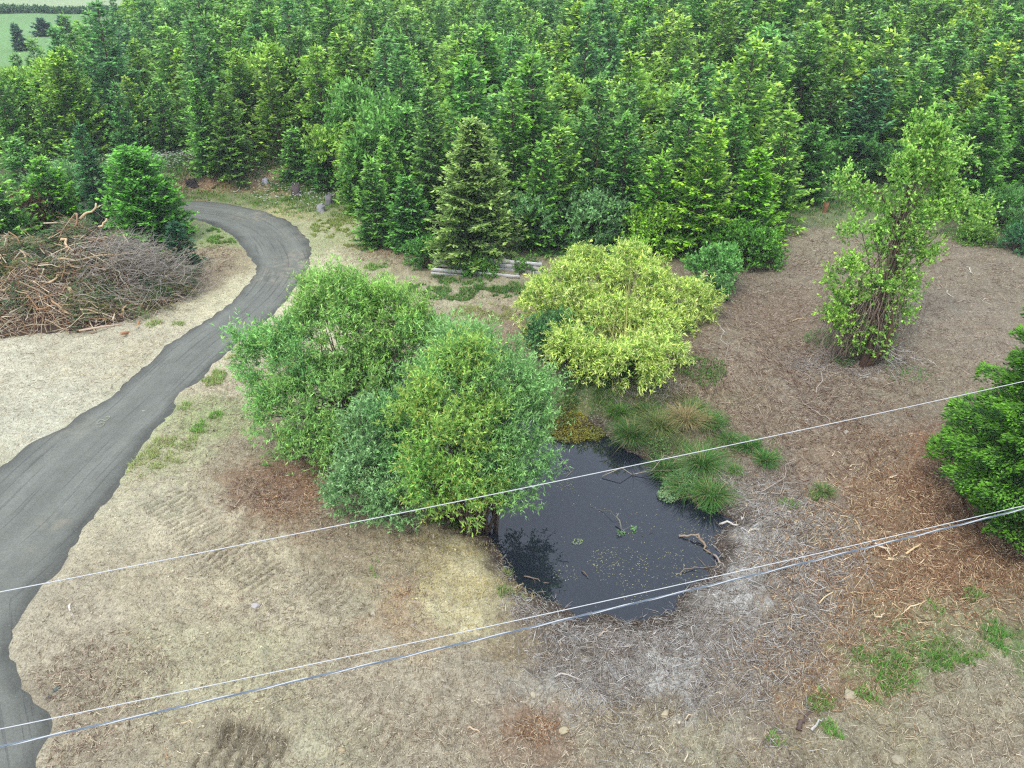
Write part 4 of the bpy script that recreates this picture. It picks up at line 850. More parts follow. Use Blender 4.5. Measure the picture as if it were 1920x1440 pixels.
LOGS = [((150,410),(180,381),.07,(206,178,140),'curved pale branch sticking up from the top of the brush pile'),((120,445),(175,452),.1,(178,150,116),'stout split log lying across the top of the brush pile'),
 ((118,448),(137,470),.08,(208,178,138),'short pale split log below the brush pile top'),((140,390),(146,430),.06,(160,130,104),'upright reddish stub at the peak of the brush pile'),
 ((35,468),(70,497),.06,(214,184,144),'bright peeled stick on the left shoulder of the brush pile'),((92,530),(108,514),.06,(208,178,142),'short peeled stick near the middle left of the pile'),
 ((0,545),(72,524),.07,(180,152,120),'long pale branch reaching in from the left side of the pile'),((110,485),(230,495),.06,(184,160,124),'long horizontal limb across the middle of the pile'),
 ((150,580),(240,562),.05,(190,164,134),'forked pale branch low on the right of the pile'),((225,590),(238,572),.06,(206,176,132),'short orange peeled piece near the front right of the pile'),
 ((148,620),(295,582),.05,(186,162,140),'longest pale pole along the front foot of the pile'),((228,625),(262,600),.07,(176,124,84),'orange-brown slab leaning at the front foot of the pile'),
 ((150,565),(180,605),.07,(176,156,136),'grey crooked root near the front of the pile'),((130,540),(138,570),.08,(188,160,124),'stubby pale root end in the centre of the pile'),
 ((95,560),(150,590),.05,(170,140,108),'brown root lying below the centre of the pile'),((260,470),(295,540),.035,(180,176,168),'long thin grey whip on the right side of the pile'),
 ((240,480),(330,510),.03,(176,172,164),'thin grey arching whip at the right end of the pile'),((285,500),(300,555),.03,(170,166,156),'thin grey stick standing at the right end of the pile'),
 ((30,460),(100,440),.05,(196,170,132),'pale branch along the upper left edge of the pile'),((185,425),(200,410),.06,(214,186,146),'short bright stub right of the pile top'),
 ((60,600),(130,585),.045,(150,120,92),'brown branch low on the left front of the pile'),((165,450),(215,440),.05,(170,146,118),'brown limb right of the split log on the pile top'),
 ((170,505),(210,540),.04,(172,160,146),'grey stick leaning across the right middle of the pile'),((10,500),(60,480),.05,(168,140,112),'brown branch at the far left shoulder of the pile')]
for k, (a, c, r, col, lb) in enumerate(LOGS):
    pa, pb = onpile(*a), onpile(*c)
    if k == 0: pb = at(c[0], c[1], pa[1]+.2)
    if k == 3: pb = at(c[0], c[1], pa[1]); pa, pb = pb, pa-np.array([0, 0, .3]); pa, pb = pb, pa
    stick('broken_branch', pa, pb, r, col, lb, 'branch', 'broken branches on the brush pile', amp=.07, seed=200+k, forks=(1 if k in (0, 7, 8, 16) else 0), taper=.6)

# ------------------------------------------------------------------ timber wall
wl, wr = gp(806, 512), gp(1012, 522); e = empty('timber_wall', wl, 'low weathered grey timber retaining wall under the large fir', 'wall')
dv = wr-wl; L = np.hypot(dv[0], dv[1]); ang = math.atan2(dv[1], dv[0]); e.rotation_euler = (0, 0, ang)
def box(b_, x0, x1, y0, y1, z0, z1, col, rx=0., rot=0., bev=.0):
    v = np.array([(x, y, z) for x in (x0, x1) for y in (y0, y1) for z in (z0, z1)], float)
    c = v.mean(0); ca_, sa_ = math.cos(rx), math.sin(rx); u = v-c; u = np.c_[u[:, 0], u[:, 1]*ca_-u[:, 2]*sa_, u[:, 1]*sa_+u[:, 2]*ca_]; ca_, sa_ = math.cos(rot), math.sin(rot); u = np.c_[u[:, 0]*ca_-u[:, 2]*sa_, u[:, 1], u[:, 0]*sa_+u[:, 2]*ca_]
    b_.add(u+c, [(0, 1, 3, 2), (4, 6, 7, 5), (0, 4, 5, 1), (2, 3, 7, 6), (0, 2, 6, 4), (1, 5, 7, 3)], col=col)
g = np.random.default_rng(71); 
for tier, (x0, x1, y0, zb, nn, lean) in enumerate(((0, L, .55, .2, 3, .12), (.15, L*.83, -.25, -.05, 2, .35))):
    for r in range(nn):
        x = x0
        while x < x1-.3:
            ln = min(g.uniform(1.6, 2.6), x1-x); b = Buf(); box(b, x+.01, x+ln-.01, y0+.03*r, y0+.07+.03*r, zb+r*.235, zb+r*.235+.225, LG(196, 192, 188)*g.uniform(.75, 1.15), lean, g.normal(0, .012)); b.obj('board', M_WOOD, e); x += ln
    for x in np.linspace(x0+.1, x1-.15, 4):
        b = Buf(); box(b, x-.06, x+.06, y0+.13, y0+.25, -.3, zb+nn*.235+.05, LG(140, 134, 128)); b.obj('post', M_WOOD, e)

# ------------------------------------------------------------------ grasses
def blob_pts(px, py, r, n, g, sx=1., sy=1.):
    c = G(px, py); a = g.uniform(0, 6.28, n); rr = np.sqrt(g.uniform(0, 1, n))*r; x = c[0]+np.cos(a)*rr*sx; y = c[1]+np.sin(a)*rr*sy
    k = fbm(x*1.7, y*1.7, int(px) % 97, 3) > .42+.16*(rr/r); return x[k], y[k]
g = np.random.default_rng(81)
TUS = [(1185,815,.75,1.0,(78,118,54),'dark green sedge clump at the pond\'s north corner'),(1235,805,.8,1.0,(112,128,70),'big sedge clump with tan blades mixed in, north-east pond edge'),(1285,795,.7,.95,(164,146,104),'straw-coloured dead grass clump between green sedges'),
       (1160,775,.55,.7,(84,128,52),'small green tussock up the bank below the bamboo'),(1330,800,.6,.8,(88,132,58),'upright green tussock at the right end of the sedge bank'),(1315,875,.6,1.15,(84,132,58),'tall dome-shaped tussock on the east pond bank'),
       (1290,905,.6,1.0,(96,138,66),'leaning tussock drooping to the water at the east bank'),(1335,925,.55,1.0,(92,134,62),'tussock nearest the water on the east bank'),(1250,870,.6,.8,(80,118,56),'low tussock overhanging the north-east shoreline'),
       (1370,825,.55,.6,(76,124,50),'first short tussock in the row running right from the bank'),(1405,845,.6,.6,(72,122,50),'middle short tussock in the row running right from the bank'),(1435,872,.5,.6,(78,130,54),'last short tussock in the row running right from the bank'),
       (1378,882,.3,.4,(104,150,64),'tiny bright tussock on bare soil right of the pond'),(1545,920,.4,.4,(96,126,66),'small wispy grass tuft on litter far right of the pond'),(1300,775,.5,.7,(90,134,56),'green tussock at the back of the sedge bank'),
       (1215,775,.6,.7,(84,116,56),'dull green tussock below the dangling bamboo tip')]
for px, py, r, hh, c, lb in TUS:
    p = gp(px, py); p[2] = max(p[2], WATER)-.03; n = int(620*(r/.6)**1.5); a = g.uniform(0, 6.28, n); rr = r*.45*np.sqrt(g.uniform(0, 1, n)); P = np.c_[np.cos(a)*rr, np.sin(a)*rr, 0*a]
    D = unit(np.c_[np.cos(a)*(rr/r*1.1+.15)+g.normal(0, .2, n), np.sin(a)*(rr/r*1.1+.15)+g.normal(0, .2, n)-.12, np.full(n, 1.)])
    col = LG(*c)*g.uniform(.65, 1.35, (n, 1)); dry = g.uniform(0, 1, n) < .13; col[dry] = LG(184, 168, 122)*g.uniform(.7, 1.1, (dry.sum(), 1))
    b = Buf(); blades(b, P, D, hh*g.uniform(.55, 1.2, n), .022, col, .85, 5); o = b.obj('grass_tussock', M_GRASS, origin=None); o.location = p; tag(o, lb, 'grass tussock', 'grass tussocks along the pond bank')
def grass(name, spots, label, dens=260, hgt=.16, wid=.018, mat=None, droop=.5, dry=.12):
    b = Buf()
    for s in spots:
        px, py, r, c = s[:4]; sx, sy, dn, hg = (list(s[4:])+[1, 1, 1, 1][len(s)-4:])[:4] if len(s) > 4 else (1, 1, 1, 1)
        n = int(dens*dn*r*r*3.1*sx*sy); x, y = blob_pts(px, py, r, n, g, sx, sy)
        rs = road_sd(x, y); k_ = rs > .05; x = x[k_]; y = y[k_]; n = len(x)
        if not n: continue
        z = h(x, y); D = unit(np.c_[g.normal(0, .45, (n, 2)), np.ones(n)]); col = LG(*c)*g.uniform(.65, 1.35, (n, 1)); dr = g.uniform(0, 1, n) < dry; col[dr] = LG(190, 176, 130)*.9
        dist = np.maximum(1, np.hypot(x, y)/25); blades(b, np.c_[x, y, z-.01], D, hgt*hg*g.uniform(.5, 1.4, n), wid*dist, col, droop, 3)
    o = b.obj(name, M_GRASS); return tag(o, label, 'grass', kind='stuff')
grass('green_grass', [(1720,1230,1.1,(96,140,56),1.5,.55),(1660,1262,.7,(96,144,56)),(1635,1295,.55,(104,150,60),1.2,.6),(1780,1222,.8,(110,145,66),1.2,.5,.6),(1900,1205,.7,(92,140,56)),(1735,1143,.5,(104,148,62),1,1,.6),(1835,1120,.4,(110,150,66)),(1560,1375,.3,(104,150,62)),(1535,1318,.35,(104,140,60)),(1450,1380,.3,(110,150,70),1,1,.5),
    (1700,1205,.5,(100,146,58)),(385,790,.75,(120,168,72),.8,1.2),(342,768,.6,(140,172,88),1,1,.7),(300,850,1.0,(158,172,100),1.2,1,.5),(270,870,.8,(160,174,104),1,1,.5),(355,820,.8,(150,168,96),1,1,.5),(395,710,.7,(150,172,96)),(440,665,.8,(170,178,110),1,1,.4),
    (708,502,.8,(126,164,76)),(630,425,1.6,(150,168,88),1,1.5,.6),(680,455,1.2,(146,160,90),1,1,.5),(415,442,1.6,(118,156,70),1.3,1),(1100,735,1.2,(74,112,44)),(1075,720,.8,(70,112,44)),(1060,775,.6,(140,130,50)),(1330,690,.7,(96,140,56),1,1,.5),(1285,690,.5,(90,140,50)),(1590,560,.6,(110,140,70),1,1,.3),
    (1200,735,1.2,(96,112,56),1,1,.6),(1260,740,1.0,(100,110,60),1,1,.5),(310,610,.6,(150,170,100),1.5,.8,.5),(860,545,2.0,(96,140,62),1.8,.7),(950,550,1.0,(86,134,56),1.6,.7),(830,530,1.0,(110,150,70)),(1480,945,.35,(110,150,70),1,1,.6),(1530,935,.35,(92,128,56)),(905,590,1.2,(150,160,92),1.3,1,.4),(700,1070,.4,(110,150,70),1,1,.4),(940,1060,.3,(120,150,70)),(960,1110,.4,(120,140,80)),(850,975,.7,(100,130,56),1.5,.5)],
    'patches of short green grass growing on the bare soil', 850, .2, .026)
grass('verge_grass', [(460,370,2.6,(112,146,66),2.2,.8),(400,368,1.6,(118,146,70),1.6,.6),(540,385,2.4,(112,144,64),1.6,.8),(600,385,2.6,(106,142,62),1.2,1.2),(640,400,2.0,(128,150,78)),(620,350,2.6,(88,134,56),1.6,1,1,1.6),(520,310,3.0,(86,136,58),1.6,1,1,1.8),(360,305,2.2,(96,140,62),1.4,1,1,1.6),(580,360,2.0,(96,136,58),1.4,1),
    (650,350,2.2,(90,136,56),1,1.4,1,1.6),(700,300,2.5,(90,136,56)),(735,190,3.4,(104,142,66),.8,1.3,.7,2.0),(1520,385,3.2,(84,124,56),1.6,.7,1,1.3),(1620,380,2.6,(76,120,52),1.4,.8,1,1.3),(1450,395,1.8,(84,124,56)),(1480,420,2.4,(130,140,86),1.4,.8,.4),(1620,430,1.8,(150,150,100),1,1,.3),(1880,450,2.4,(98,124,62),1.5,.8,.5),(1800,440,1.6,(100,126,62),1.4,.7,.5),
    (200,310,3.2,(88,132,58),2,1,.8,1.8),(60,300,3.0,(90,132,58),2,1,.8,1.8),(200,350,3,(90,130,60),2,1,.6,1.5),(730,490,1.2,(110,140,70),1,.7,.5),
    (1200,800,1.0,(92,124,60),1.2,1,2.2,1.5),(1260,820,1.0,(100,124,64),1.2,1,2.2,1.6),(1320,850,.8,(92,128,60),1,1.3,2.2,1.5),(1370,830,.7,(96,130,64),1.3,.8,1.6,1.2),(1420,855,.6,(88,128,58),1.3,1,1.8,1.2),(1340,905,.5,(104,140,76),1,1.2,2,1.3),(1170,765,1.0,(92,122,58),1.3,.8,1.8,1.3),(1250,760,1.2,(120,124,76),1.3,.7,1,1.2),
    (840,532,.8,(84,132,56),1,.7,2.2,1.9),(900,545,.9,(88,136,58),1.2,.6,2.2,1.6),(975,548,.8,(84,130,56),1.2,.7,2.2,1.8),(930,520,.5,(84,126,54),1,.6,2,1.5)],
    'taller green grass on the road bank and along the forest edge', 110, .3, .02)
grass('dry_grass', [(890,1085,1.6,(196,180,128),1.1,1.2,1.3),(850,1130,1.4,(206,190,138),1.4,.8,1.2),(870,1030,1.4,(178,158,110),1.2,1,1),(790,1005,1.5,(150,130,92),1.3,.8,.7),(930,1120,.8,(190,176,128)),(760,1080,1.4,(176,156,116),1,1,.5),(500,600,1.6,(214,200,160),.8,1.3,.4),(470,500,.8,(220,206,160),.6,1.4,.6),(620,470,2.2,(214,200,158),.8,1.6,.4),(440,420,.9,(200,186,140)),(560,410,1.2,(210,196,150),1.6,.5,.6),
    (250,900,1.0,(200,188,140),.8,1.2,.5),(140,690,3,(212,200,166),1.6,.8,.3),(60,780,2.5,(212,200,170),1.2,.8,.3),(300,660,2,(206,192,156),1.5,.7,.3),(880,590,2.4,(190,172,130),1.6,1,.4),(1510,405,1.2,(206,184,130),1.2,.6,.8),(1450,1390,1.2,(190,172,124),1.5,.6,.4),(1710,1385,.9,(190,160,110),1.2,.6,.4),(1050,1350,.5,(200,180,140),1,.6,.7),(25,600,1.4,(176,180,130),1.2,.8,1,2.5),(40,625,.9,(180,190,110),1.4,.6,1)],
    'flattened straw-coloured dry grass on the pale soil', 150, .15, .016, droop=1.1, dry=.3)
# white flowers on the bank
b = Buf()
for px, py, r, n in ((330,303,1.5,240),(250,300,2.2,130),(120,318,2,90),(50,330,2,90),(640,375,2.6,80),(560,375,2.6,70),(500,330,2.2,50),(600,350,2.4,50),(540,360,2.2,40),(660,365,2,40),(300,430,1.4,140),(480,330,1.2,30),(1590,290,1,10)):
    c = G(px, py); a = g.uniform(0, 6.28, n); rr = np.sqrt(g.uniform(0, 1, n))*r; x = c[0]+np.cos(a)*rr*1.4; y = c[1]+np.sin(a)*rr; z = h(x, y)+g.uniform(.25, .6, n)
    for k in range(3): leaves(b, np.c_[x, y, z], np.c_[np.cos(a+k*2.1), np.sin(a+k*2.1), np.zeros(n)], np.tile([0, 0, 1.], (n, 1)), .085, .07, LG(222, 222, 214), .02)
    blades(b, np.c_[x, y, z-.5], np.tile([0, 0, 1.], (n, 1)), .5, .014, LG(110, 140, 80), 0., 3)
tag(b.obj('white_flowers', M_GRASS), 'small white flowers scattered over the grassy bank and behind the brush pile', 'wildflowers', kind='stuff')

# low undergrowth of leafy weeds at the forest edge
b = Buf(); pts_ = []
for k in range(len(FRONT_PX)-1):
    A_, B2 = G(*FRONT_PX[k]), G(*FRONT_PX[k+1]); n = int(np.hypot(*(B2-A_)[:2])*260); t = g.uniform(0, 1, n)[:, None]; p = A_+(B2-A_)*t; p[:, 0] += g.normal(0, .8, n); p[:, 1] += np.abs(g.normal(.5, 4, n)); pts_.append(p)
p = np.concatenate(pts_); k = (fbm(p[:, 0]*.8, p[:, 1]*.8, 33, 3) > .45) & (p[:, 1] > frontY(p[:, 0])-.6); p = p[k]; p[:, 2] = h(p[:, 0], p[:, 1])+g.uniform(.02, .6, len(p))*fbm(p[:, 0]*1.2, p[:, 1]*1.2, 34, 2)*1.4; n = len(p)
leaves(b, p, g.normal(0, 1, (n, 3))*[1, 1, .4], np.array([0, 0, 1.])+g.normal(0, .4, (n, 3)), g.uniform(.1, .24, n), g.uniform(.05, .1, n), LG(84, 128, 58)*g.uniform(.55, 1.3, (n, 1)))
tag(b.obj('undergrowth', M_LEAF), 'leafy weeds and brambles along the foot of the plantation', 'undergrowth', kind='stuff')
# mossy waterside weeds
b = Buf()
for px, py, r, n, c, up_ in ((1070,795,.8,1500,(150,140,56),.12),(1045,770,.8,900,(96,120,56),.3),(1110,800,.5,500,(130,130,60),.15),(1235,840,.4,500,(110,140,80),.3),(1275,900,.55,1500,(120,158,104),.3),(1330,935,.35,700,(92,140,72),.25),(1255,915,.35,500,(140,168,120),.15),(1210,720,.7,700,(80,104,54),.3),(1650,630,.7,700,(96,136,60),.25),(1540,640,.8,500,(90,130,60),.3),(1580,680,.5,400,(80,120,54),.2),(1700,700,.9,300,(100,140,70),.1),(1320,700,.8,600,(88,128,54),.3),(1800,440,1.2,1200,(88,132,56),.5),(1165,985,.12,26,(110,150,90),.12),(1190,978,.12,26,(120,160,100),.12),(1085,1000,.16,34,(140,156,110),.02)):
    c0 = G(px, py); a = g.uniform(0, 6.28, n); rr = np.sqrt(g.uniform(0, 1, n))*r; x = c0[0]+np.cos(a)*rr; y = c0[1]+np.sin(a)*rr; z = np.maximum(h(x, y), WATER)+g.uniform(0, up_, n)
    leaves(b, np.c_[x, y, z], g.normal(0, 1, (n, 3))*[1, 1, .35], np.array([0, 0, 1.])+g.normal(0, .4, (n, 3)), g.uniform(.05, .12, n), g.uniform(.03, .06, n), LG(*c)*g.uniform(.6, 1.35, (n, 1)))
tag(b.obj('waterside_weeds', M_LEAF), 'low leafy and mossy weeds round the pond edge and clearing', 'weeds', kind='stuff')

# ------------------------------------------------------------------ litter (uncountable)
def litter(name, spots, label, sides=3):
    b = Buf()
    for px, py, r, n, L0, L1, rad, cols, sx, sy in spots:
        c = G(px, py); a = g.uniform(0, 6.28, n); rr = np.sqrt(g.uniform(0, 1, n))*r*(1+.35*g.normal(0, 1, n)*.5); x = c[0]+np.cos(a)*rr*sx; y = c[1]+np.sin(a)*rr*sy
        ps = pond_sd(x, y); k = (ps > -.12) & ((ps > .55) | (g.uniform(0, 1, len(x)) < .22)) & (road_sd(x, y) > .1) & (fbm(x*1.1, y*1.1, int(px+py) % 89, 3) > .38); x = x[k]; y = y[k]; n = len(x); L = (g.uniform(0, 1, n)**3.2*(L1-L0)+L0)*.75; a = g.uniform(0, 6.28, n)
        d = np.c_[np.cos(a)*L, np.sin(a)*L]; x2 = x+d[:, 0]; y2 = y+d[:, 1]; zr = g.uniform(0, .05, (2, n))
        p0 = np.c_[x, y, np.maximum(h(x, y), WATER)+zr[0]]; k2 = fbm(x*.6, y*.6, 123, 3); p1 = np.c_[x2, y2, np.maximum(h(x2, y2), WATER)+zr[1]+(g.uniform(0, 1, n) < .1)*.12]
        col = np.array([LG(*cols[q]) for q in g.integers(0, len(cols), n)])*g.uniform(.65, 1.3, (n, 1))
        tubes(b, wig(p0, p1, 3, .045, g), np.array([1, .9, .5])[None]*rad*.72*g.uniform(.5, 1.5, (n, 1)), sides, col, cap=False)
    return tag(b.obj(name, M_TWIG), label, 'litter', kind='stuff')
GR = [(172,166,158),(150,140,128),(200,195,186),(112,96,84),(164,150,132)]; BRN = [(166,142,118),(134,108,90),(196,176,152),(92,68,54)]; RU = [(156,120,90),(130,94,68),(182,146,112),(212,184,144)]; PA = [(196,180,150),(176,158,130),(140,120,98),(208,194,166)]
litter('grey_twig_litter', [(1420,1060,2.2,6500,.12,.8,.009,GR,1.2,1.5),(1250,1230,2.0,6000,.1,.7,.008,GR,1.6,.9),(1120,1250,1.4,3000,.1,.5,.008,GR,1.2,.9),(1380,1180,1.8,4500,.1,.7,.008,GR,1.3,1.1),(1500,1010,1.6,3000,.1,.9,.009,GR,1.1,1.3),(1180,1180,1.2,3000,.1,.5,.009,GR,1.8,.6),(1010,1130,.9,1500,.1,.5,.008,GR,1,1),(1300,1060,.8,900,.1,.5,.008,GR,1.2,1),(1400,930,1.5,2200,.1,.7,.008,GR,1.2,1),(950,1050,.5,500,.1,.4,.007,GR,.6,1.3),(1300,1330,1.8,2500,.08,.5,.008,GR,1.6,1)], 'grey dead twigs strewn round the south and east shore of the pond')
litter('brown_stalk_litter', [(1450,700,3.2,7000,.15,.9,.008,BRN,1.4,1.4),(1300,700,1.6,2500,.15,.8,.008,BRN,1,1),(1550,730,3.0,6000,.12,.8,.008,BRN,1.3,1.2),(1600,680,1.6,2500,.2,1.2,.009,GR,1.6,.8),(1430,580,3.0,3500,.1,.6,.009,BRN,1,1.5),(1500,850,2.4,4500,.1,.7,.008,BRN,1.4,1.2),(1700,620,3.6,4000,.08,.5,.01,BRN,1.2,1.3),(1550,480,3.6,3000,.1,.6,.012,BRN,1.2,1.3),(1780,500,3.6,2500,.1,.6,.012,BRN,1.2,1.3),(1330,780,1.4,1800,.1,.7,.007,BRN,1,1),(1210,740,1.2,1500,.2,.9,.008,GR,1.2,.8)], 'brown dead stalks and bracken covering the cleared slope on the right')
litter('rust_chip_litter', [(1680,1000,2.4,6500,.05,.45,.012,RU,1.5,1.3),(1620,1100,2.0,4500,.05,.5,.012,RU,1.4,1),(1780,1060,1.9,4500,.05,.4,.011,RU,1.3,1),(1720,900,2.2,4000,.05,.4,.011,RU,1.2,1.4),(1560,1240,1.6,2600,.05,.4,.010,RU,1.6,.9),(1500,1300,.6,700,.05,.3,.010,RU,1.3,.8),(1000,1365,.5,500,.05,.3,.010,RU,1.3,.8),(760,1140,.6,500,.05,.3,.010,RU,.8,1.2),(545,930,1.0,1400,.05,.4,.010,RU,1,1.2),(480,930,1.0,900,.05,.4,.010,BRN,1.3,1),(760,470,2.2,1400,.08,.4,.013,RU,1.4,.6),(400,345,2.6,1200,.08,.5,.02,RU,1.8,.6),(540,350,2.2,900,.08,.5,.02,RU,1.4,.6),(385,490,2,1100,.08,.5,.014,BRN,.9,1.4)], 'rust-brown bark and wood chips under the fir and on bare patches')
litter('pale_chip_litter', [(300,1200,5,9000,.03,.22,.008,PA,1.3,.9),(500,1330,3.2,6000,.03,.22,.008,PA,1.6,.8),(800,1330,3,6500,.03,.25,.008,PA,1.6,.9),(1100,1400,2.4,5000,.04,.3,.009,PA,2,.6),(1600,1370,3,6000,.04,.35,.009,PA,2,.7),(1500,1200,2,2500,.04,.35,.009,PA,1.3,1),(1800,1300,2.5,3500,.04,.35,.009,PA,1.4,1),(600,1080,3,4500,.04,.3,.008,PA+BRN,1.4,1),(420,800,3.5,5000,.05,.3,.008,PA+BRN,1,1.3),(850,580,4,3500,.06,.35,.010,PA,1.4,.7),(100,700,6,5000,.06,.35,.010,PA,1.6,.7),(1650,1000,3,1500,.15,.5,.014,[(214,190,150),(222,200,164)],1.4,1.3),(1600,800,4,2500,.06,.4,.010,PA,1.6,1.4),(1500,550,5,2200,.08,.4,.012,PA,1.2,1.4),(740,480,2.2,1500,.1,.5,.011,PA,1.2,.7),(180,1300,2,3000,.05,.4,.009,BRN+PA,1,1),(650,900,3,2500,.06,.4,.009,BRN,1,1)], 'pale straw and wood slivers scattered over the bare soil')
# clods of soil and small stones
b = Buf(); n = 9000; x = g.uniform(-14, 14, n); y = g.uniform(9, 30, n); k = (pond_sd(x, y) > .3) & (road_sd(x, y) > .15) & (fbm(x*.7, y*.7, 66, 3) > .48); x = x[k]; y = y[k]; n = len(x)
ico = np.array([(0, 0, 1), (.9, 0, .1), (0, .9, .05), (-.9, 0, .1), (0, -.9, 0), (0, 0, -.6)]); tf = np.array([(0, 1, 2), (0, 2, 3), (0, 3, 4), (0, 4, 1), (5, 2, 1), (5, 3, 2), (5, 4, 3), (5, 1, 4)])
r = (.012+.05*g.uniform(0, 1, n)**4)[:, None, None]; V_ = (ico[None]*g.uniform(.6, 1.3, (n, 6, 3)))*r*np.array([1.3, 1, .8]); a = g.uniform(0, 6.28, n)[:, None]; V_ = np.stack([V_[..., 0]*np.cos(a)-V_[..., 1]*np.sin(a), V_[..., 0]*np.sin(a)+V_[..., 1]*np.cos(a), V_[..., 2]], -1)+np.c_[x, y, h(x, y)+.005][:, None]
gc = ground_col(x, y); b.add(V_.reshape(-1, 3), t=(tf[None]+np.arange(n)[:, None, None]*6).reshape(-1, 3), col=np.repeat(gc*g.uniform(.8, 1.5, (n, 1)), 6, 0)); tag(b.obj('soil_clods', M_STONE), 'loose clods and pebbles on the bare soil', 'clods', kind='stuff')
# leaves floating on the pond
b = Buf(); P = []
for px, py, r, n in ((1160,1060,.9,150),(1130,1050,.5,60),(1190,1110,.5,50),(1250,1070,1.0,90),(1320,1020,.5,60),(1060,1075,.4,40),(1200,1000,1.6,60),(1300,985,.6,50),(1280,1060,.7,60),(1110,950,2.0,60),(1100,830,.5,50),(1060,880,.5,70),(1060,910,.35,60)):
    c = on_plane(px, py, WATER); a = g.uniform(0, 6.28, n); rr = np.sqrt(g.uniform(0, 1, n))*r; P.append(np.c_[c[0]+np.cos(a)*rr, c[1]+np.sin(a)*rr, np.full(n, WATER+.008)])
P = np.concatenate(P); n = len(P); a = g.uniform(0, 6.28, n); leaves(b, P, np.c_[np.cos(a), np.sin(a), 0*a], np.tile([0, 0, 1.], (n, 1))+g.normal(0, .08, (n, 3)), g.uniform(.025, .06, n), g.uniform(.015, .03, n), LG(186, 180, 140)*g.uniform(.4, 1.2, (n, 1)), 0)
tag(b.obj('floating_leaves', M_LEAF), 'small yellowish leaves floating on the pond', 'leaves', kind='stuff')

